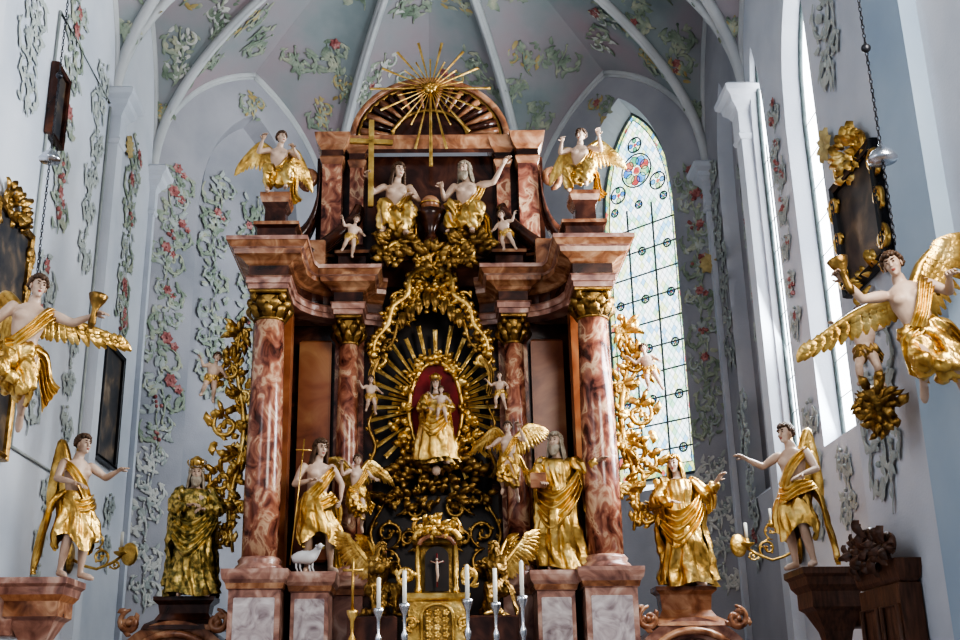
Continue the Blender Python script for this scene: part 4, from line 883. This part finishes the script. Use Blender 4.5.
figure('crowning_angel', (-2.58, -.4, 9.78), .2, .94, dict(ks, ell=(-.38, -.08, .9), wrl=(-.32, -.3, 1.05), elr=(.34, -.1, .84), wrr=(.22, -.36, .9)), 'lap', 'short', wings=[((-.06, .1, .95), (-.34, .2, 1.2), (-.58, .25, .95), (-.15, .1, -1), .5), ((.06, .1, .95), (.32, .2, 1.1), (.5, .25, .8), (.1, .1, -1), .55)], hrot=(.1, 0, .4), seed=12)
figure('crowning_angel.001', (2.58, -.4, 9.78), -.2, .94, dict(ks, elr=(.38, -.05, .9), wrr=(.36, -.25, 1.1), ell=(-.36, -.1, .9), wrl=(-.3, -.34, 1.0)), 'lap', 'short', wings=[((.06, .1, .95), (.34, .2, 1.2), (.58, .25, 1.0), (.15, .1, -1), .5), ((-.06, .1, .95), (-.28, .2, 1.1), (-.45, .25, .85), (-.2, .1, -1), .5)], hrot=(.1, 0, -.4), seed=13)
pu = dict(fat=1.45, hs=1.55, voxel=.02)
pj = dict(head=(0, -.04, 1.74), knl=(-.17, -.22, .6), anl=(-.2, .0, .3), tol=(-.24, -.1, .2), knr=(.18, -.12, .55), anr=(.24, .05, .22), tor=(.28, -.02, .1), ell=(-.4, -.05, 1.3), wrl=(-.55, -.15, 1.5), elr=(.38, -.1, 1.2), wrr=(.42, -.3, 1.1))
figure('putto', (-1.45, -.0, 8.9), .3, .42, pj, 'loin', 'short', seed=14, roll=.25, **pu)
figure('putto.001', (1.36, -.0, 8.95), -.3, .42, dict(pj, ell=(-.4, -.1, 1.2), wrl=(-.42, -.3, 1.1), elr=(.4, -.05, 1.35), wrr=(.55, -.15, 1.55)), 'loin', 'short', seed=15, roll=-.2, **pu)
figure('putto.002', (-3.72, .15, 6.4), .3, .46, pj, 'loin', 'short', seed=16, roll=.2, **pu)
figure('putto.003', (3.7, .15, 6.5), -.3, .46, pj, 'loin', 'short', seed=17, roll=-.2, **pu)
figure('putto.004', (-1.02, .5, 6.25), .3, .36, pj, 'loin', 'short', seed=18, **pu)
figure('putto.005', (1.15, .5, 6.3), -.3, .36, pj, 'loin', 'short', seed=19, **pu)
def madonna_x(mb, J):
    crown(mb, J)
    robe(mb, [(0, 0, 1.42, .14, .1), (0, 0, 1.15, .25, .18), (0, 0, .7, .34, .24), (0, 0, .1, .46, .3)], GOLD, 11, (.02, .12), 5)
figure('madonna_statue', (.07, .58, 5.42), 0, .83, dict(ell=(-.3, -.06, 1.17), wrl=(-.16, -.26, 1.12), elr=(.3, -.06, 1.17), wrr=(.14, -.28, 1.1)), 'gown_cloak', 'long', extra=madonna_x, seed=20)
figure('christ_child_statue', (.16, .28, 6.05), 0, .33, pj, 'loin', 'short', seed=21, extra=crown, **pu)
kneel = dict(pelvis=(0, .05, .55), waist=(0, 0, .7), chest=(0, -.04, .88), neck=(0, -.06, 1.07), head=(0, -.11, 1.24), shl=(-.19, -.04, 1.0), shr=(.19, -.04, 1.0), hipl=(-.1, .05, .52), hipr=(.1, .05, .52), knl=(-.13, -.2, .1), knr=(.13, -.35, .5), anl=(-.13, .3, .08), anr=(.14, -.3, .08), tol=(-.13, .42, .03), tor=(.14, -.48, .03), ell=(-.28, -.18, .82), wrl=(-.06, -.36, .95), elr=(.28, -.18, .82), wrr=(.06, -.36, .95))
KW = [((-.07, .08, .95), (-.2, .3, 1.25), (-.25, .5, 1.5), (-.1, .5, -.6), .45), ((.07, .08, .95), (.2, .3, 1.25), (.25, .5, 1.5), (.1, .5, -.6), .45)]
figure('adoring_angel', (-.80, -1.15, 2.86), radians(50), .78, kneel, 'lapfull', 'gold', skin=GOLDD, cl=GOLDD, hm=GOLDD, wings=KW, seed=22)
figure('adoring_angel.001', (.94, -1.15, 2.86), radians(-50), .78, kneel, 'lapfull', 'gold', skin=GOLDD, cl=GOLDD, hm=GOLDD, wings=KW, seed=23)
hang = dict(knl=(-.15, -.26, .68), anl=(-.17, .12, .52), tol=(-.19, .2, .42), knr=(.12, -.14, .58), anr=(.15, .2, .36), tor=(.16, .28, .24))
def cornu(side):
    def f(mb, J):
        w = J['wr' + side]; c = w + V((0, -.06, 0))
        lathe(mb, [(.02, -.16), (.04, -.1), (.03, -.02), (.035, .06), (.08, .14), (.1, .2), (.085, .21), (.02, .2)], c, GOLDD, 14)
    return f
figure('hanging_angel', (-5.46, -4.0, 4.80), .35, 1.28, dict(hang, elr=(.42, -.12, 1.34), wrr=(.60, -.28, 1.42), ell=(-.32, -.05, 1.18), wrl=(-.28, -.3, 1.05)), 'fly', 'short', wings=[((.07, .1, 1.38), (.35, .22, 1.46), (.88, .25, 1.42), (.25, .1, -1), .26), ((-.07, .1, 1.38), (-.3, .25, 1.6), (-.4, .35, 1.4), (-.15, .1, -1), .45)], hrot=(.05, 0, .35), extra=cornu('r'), seed=24, roll=radians(8))
figure('hanging_angel.001', (5.03, -7.55, 4.04), -.25, 1.06, dict(hang, ell=(-.40, -.12, 1.42), wrl=(-.50, -.26, 1.60), elr=(.34, -.08, 1.24), wrr=(.32, -.34, 1.30)), 'fly', 'short', wings=[((-.07, .1, 1.38), (-.42, .22, 1.40), (-.95, .2, 1.26), (-.1, .1, -1), .24), ((.07, .1, 1.38), (.26, .14, 1.62), (.48, .16, 1.78), (.2, .1, -1), .42)], hrot=(.05, 0, -.35), extra=cornu('l'), seed=25, roll=radians(-15))
def console_leaf(mb, J):
    lathe(mb, [(.02, -.95), (.12, -.9), (.3, -.6), (.34, -.2), (.42, .0), (.2, .15)], (.1, .1, .0), GOLDD, 16)
    leafcluster(mb, Fr((.1, -.22, -.35), (1, 0, 0), (0, 0, 1), (0, -1, 0)), 0, 0, .28, .55, 36, GOLDD, 9, .3, .08)
figure('console_putto', (5.06, -5.3, 5.02), -.3, .54, dict(pj, elr=(.4, 0, 1.45), wrr=(.45, -.1, 1.75), knl=(-.2, -.3, .55), anl=(-.2, -.2, .2)), 'loin', 'short', seed=26, cl=GOLDD, extra=console_leaf, hrot=(.1, 0, -.7), **pu)

for i, (x, y, z0, zc) in enumerate(((-5.18, -4.0, 7.05, 8.75), (4.62, -7.5, 5.95, 6.9))):
    c = MB(); z = z0; k = 0
    while z < 16.2:
        a = V((.012, 0, 0)) if k % 2 else V((0, .012, 0))
        tube(c, [V((x, y, z + .035)) + a * cos(q * pi / 4) * 1.2 + V((0, 0, .035 * sin(q * pi / 4))) for q in range(9)], .006, IRON, 5); z += .055; k += 1
    lathe(c, [(.015, .2), (.03, .14), (.1, .08), (.15, 0), (.14, -.03), (.03, -.05)], (x, y, zc), SILVER, 20)
    ellipsoid(c, (x, y, zc + 1.3), .05, IRON)
    c.build('lamp_chain' if i == 0 else 'lamp_chain.001')

for s, x, y, zt in ((-1, -5.35, -2.1, 3.32), (1, 5.35, -2.3, 3.36)):
    c = MB(); m = PINKM if s < 0 else WOOD
    block(c, x, y, .85, .75, [(-.33, zt - 1.2), (-.3, zt - 1.1), (-.24, zt - .8), (-.12, zt - .55), (-.06, zt - .5), (-.06, zt - .3), (.0, zt - .22), (.02, zt - .12), (.06, zt - .08), (.06, zt)], [m, m, m, m, CORN if s < 0 else m, ORWOOD if s < 0 else m, m, m, m, m])
    box(c, *sorted((s * (WX - .01), s * 5.6)), y - .28, y + .28, zt - .75, zt - .1, m)
    c.build('statue_console' if s < 0 else 'statue_console.001')

def picture(name, F, w, h, fm, fw=.09, crest=None, cm=CANVAS, big=1):
    c = MB()
    c.add([F(-w / 2, 0, .03), F(w / 2, 0, .03), F(w / 2, h, .03), F(-w / 2, h, .03)], [(0, 1, 2, 3)], cm, False)
    prof = ((0, 0), (0, .08), (fw * .3, .1), (fw * .6, .06), (fw, .1), (fw * 1.1, .04), (fw * 1.1, -.02))
    rings = [[F(sx * (w / 2 + q), (-q if sy < 0 else h + q), hh) for sx, sy in ((-1, -1), (1, -1), (1, 1), (-1, 1))] for q, hh in prof]
    loft(c, rings, fm, True, False, False)
    if crest:
        for s in (-1, 1):
            scroll(c, F, spiral(s * w * .25, h + .2 * big, .2 * big, -pi / 2, 1.4, s), .04, crest, h=.06); scroll(c, F, spiral(s * (w / 2 + .07), h * .85, .18 * big, -pi / 2, 1.4, s), .036, crest, h=.06); scroll(c, F, spiral(s * (w / 2 + .07), h * .5, .15 * big, -pi / 2, 1.4, s), .03, crest, h=.06); scroll(c, F, spiral(s * (w / 2 + .05), .15, .16 * big, pi / 2, 1.4, -s), .036, crest, h=.06)
        leafcluster(c, F, 0, h + .24 * big, w * .34, .24 * big, 34, crest, 4, .2, .05); leafcluster(c, F, 0, -.1, w * .4, .1, 18, crest, 5, .17, .045)
    return c.build(name)
picture('framed_painting', Fr((-WX + .04, 3.55, 6.2), (0, 1, 0), (0, 0, 1), (1, 0, 0)), 1.25, 2.15, BLACKF, .07)
picture('framed_painting.001', Fr((-WX + .04, -2.2, 7.0), (0, 1, 0), (0, 0, 1), (1, 0, 0)), 1.3, 1.6, GOLDD, .1, GOLDD)
picture('framed_painting.002', Fr((-WX + .04, -.95, 10.7), (0, 1, 0), (0, 0, 1), (1, 0, 0)), .55, 1.2, DARKM, .06)
picture('framed_painting.003', Fr((5.46, -4.75, 6.75), (0, -1, 0), (0, 0, 1), (-1, 0, 0)), 1.25, 1.35, BLACKF, .1, GOLD, CANVAS, 1.15)
picture('framed_painting.004', Fr((-WX + .04, -2.2, 5.2), (0, 1, 0), (0, 0, 1), (1, 0, 0)), 1.2, .95, GOLDD, .1)

for s, y, z in ((-1, 2.0, 4.15), (1, 1.8, 4.2)):
    c = MB(); F = Fr((s * (WX - .05), y, z), (-s, 0, 0), (0, 0, 1), (0, -1, 0))
    ellipsoid(c, F(.03, 0), (.06, .18, .28), GOLDD)
    tube(c, [F(a, b) for a, b in ((-.0, 0), (.3, -.15), (.5, -.2), (.75, -.1), (.9, .0))], .025, GOLD, 8)
    scroll(c, F, spiral(.55, .0, .18, -pi / 2, 1.4, 1), .02, GOLD); scroll(c, F, spiral(.45, .3, .16, -pi / 2, 1.2, 1), .018, GOLD); scroll(c, F, spiral(.82, -.12, .1, pi, 1.2, 1), .015, GOLD)
    lathe(c, [(.02, 0), (.05, .02), (.12, .06), (.13, .09), (.04, .1), (.05, .16), (.03, .17)], F(.9, 0), GOLD, 14)
    lathe(c, [(.03, 0), (.03, .26), (.01, .27)], F(.9, .17), WAX, 10)
    lathe(c, [(.02, 0), (.05, .02), (.1, .05), (.04, .08), (.05, .12), (.03, .13)], F(.45, .35), GOLD, 14); lathe(c, [(.025, 0), (.025, .22)], F(.45, .46), WAX, 10)
    ellipsoid(c, F(1.05, .05), (.15, .05, .2), GOLD, 16, 10); tube(c, [F(.9, .02), F(1.05, -.08)], .02, GOLD, 6)
    c.build('candle_sconce' if s < 0 else 'candle_sconce.001')

for s, y0, y1, zt, m in ((1, -4.9, -3.65, 3.2, WOOD), (-1, -4.1, -2.6, 2.75, ORWOOD)):
    c = MB(); xi = 5.48 if s > 0 else WX - .05
    x0, x1 = sorted((s * (xi - .25), s * xi)); box(c, x0, x1, y0, y1, .0, zt - .25, m, .02)
    block(c, (x0 + x1) / 2, (y0 + y1) / 2, x1 - x0 - .06, y1 - y0, [(0, zt - .25), (.03, zt - .2), (.05, zt - .1), (.06, zt), (-.05, zt + .02)], m)
    F = Fr((s * (xi - .25), (y0 + y1) / 2, zt), (0, -s, 0), (0, 0, 1), (-s, 0, 0)); W = y1 - y0
    for i in range(5):
        x = -W / 2 + W * (i + .5) / 5; scroll(c, F, spiral(x, .16 + .12 * (i == 2), .17, -pi / 2, 1.3, 1 if i % 2 else -1), .05, m); leafcluster(c, F, x, .15 + .12 * (i == 2), .16, .13, 10, m, i, .18, .045)
    for i in range(2):
        y = y0 + W * (i + .5) / 2; xx = s * (xi - .26); yy = W / 2 * .38
        tube(c, [V((xx, y - yy, .9)), V((xx, y - yy, zt - .5)), V((xx, y + yy, zt - .5)), V((xx, y + yy, .9)), V((xx, y - yy, .9))], .04, m, 6)
    c.build('choir_stall' if s > 0 else 'choir_stall.001')

# ------------------------------------------------------------------ light
w = D.worlds.new('world'); bpy.context.scene.world = w; w.use_nodes = True
w.node_tree.nodes['Background'].inputs[0].default_value = (.76, .87, 1, 1); w.node_tree.nodes['Background'].inputs[1].default_value = .45
def area(name, loc, target, size, sy, energy, col):
    l = D.lights.new(name, 'AREA'); l.shape = 'RECTANGLE'; l.size = size; l.size_y = sy; l.energy = energy; l.color = col
    o = D.objects.new(name, l); bpy.context.scene.collection.objects.link(o); o.location = loc
    o.rotation_euler = (V(target) - V(loc)).to_track_quat('-Z', 'Y').to_euler(); return o
area('daylight_south_window', (WX - .05, -1.2, 8.8), (-6, -2.8, 7.0), 2.4, 6, 1250, (.86, .94, 1))
area('daylight_south_window_b', (WX - .05, 1.65, 8.8), (-5.5, .5, 6), .7, 6, 200, (.86, .94, 1))
area('daylight_apse_window', (4.5, 6.9, 9.8), (-3, 2, 8), 1.8, 7, 330, (.9, .97, 1))
area('daylight_nave_window', (5.2, -12, 9), (-1.5, 0, 6), 3, 5, 720, (1, .95, .87))  # added fill lamp for the altar; no window is built here
area('added_nave_fill_b', (-5.4, -11, 9), (2, 0, 6), 2, 5, 130, (.95, .97, 1))  # weaker fill lamp added on the other side, also without a window

# ------------------------------------------------------------------ camera
cd = D.cameras.new('camera'); cam = D.objects.new('camera', cd); bpy.context.scene.collection.objects.link(cam)
cd.sensor_width = 36; cd.lens = 42.8; cam.location = (0, -18, 1.6)
cam.rotation_euler = (Matrix.Rotation(radians(90 + 18.9), 3, 'X') @ Matrix.Rotation(radians(-.4), 3, 'Z')).to_euler()
cd.shift_x = 49 / 960
bpy.context.scene.camera = cam
try:
    bpy.context.scene.view_settings.view_transform = 'AgX'; bpy.context.scene.view_settings.look = 'AgX - High Contrast'
    bpy.context.scene.view_settings.exposure = .08
except Exception: pass
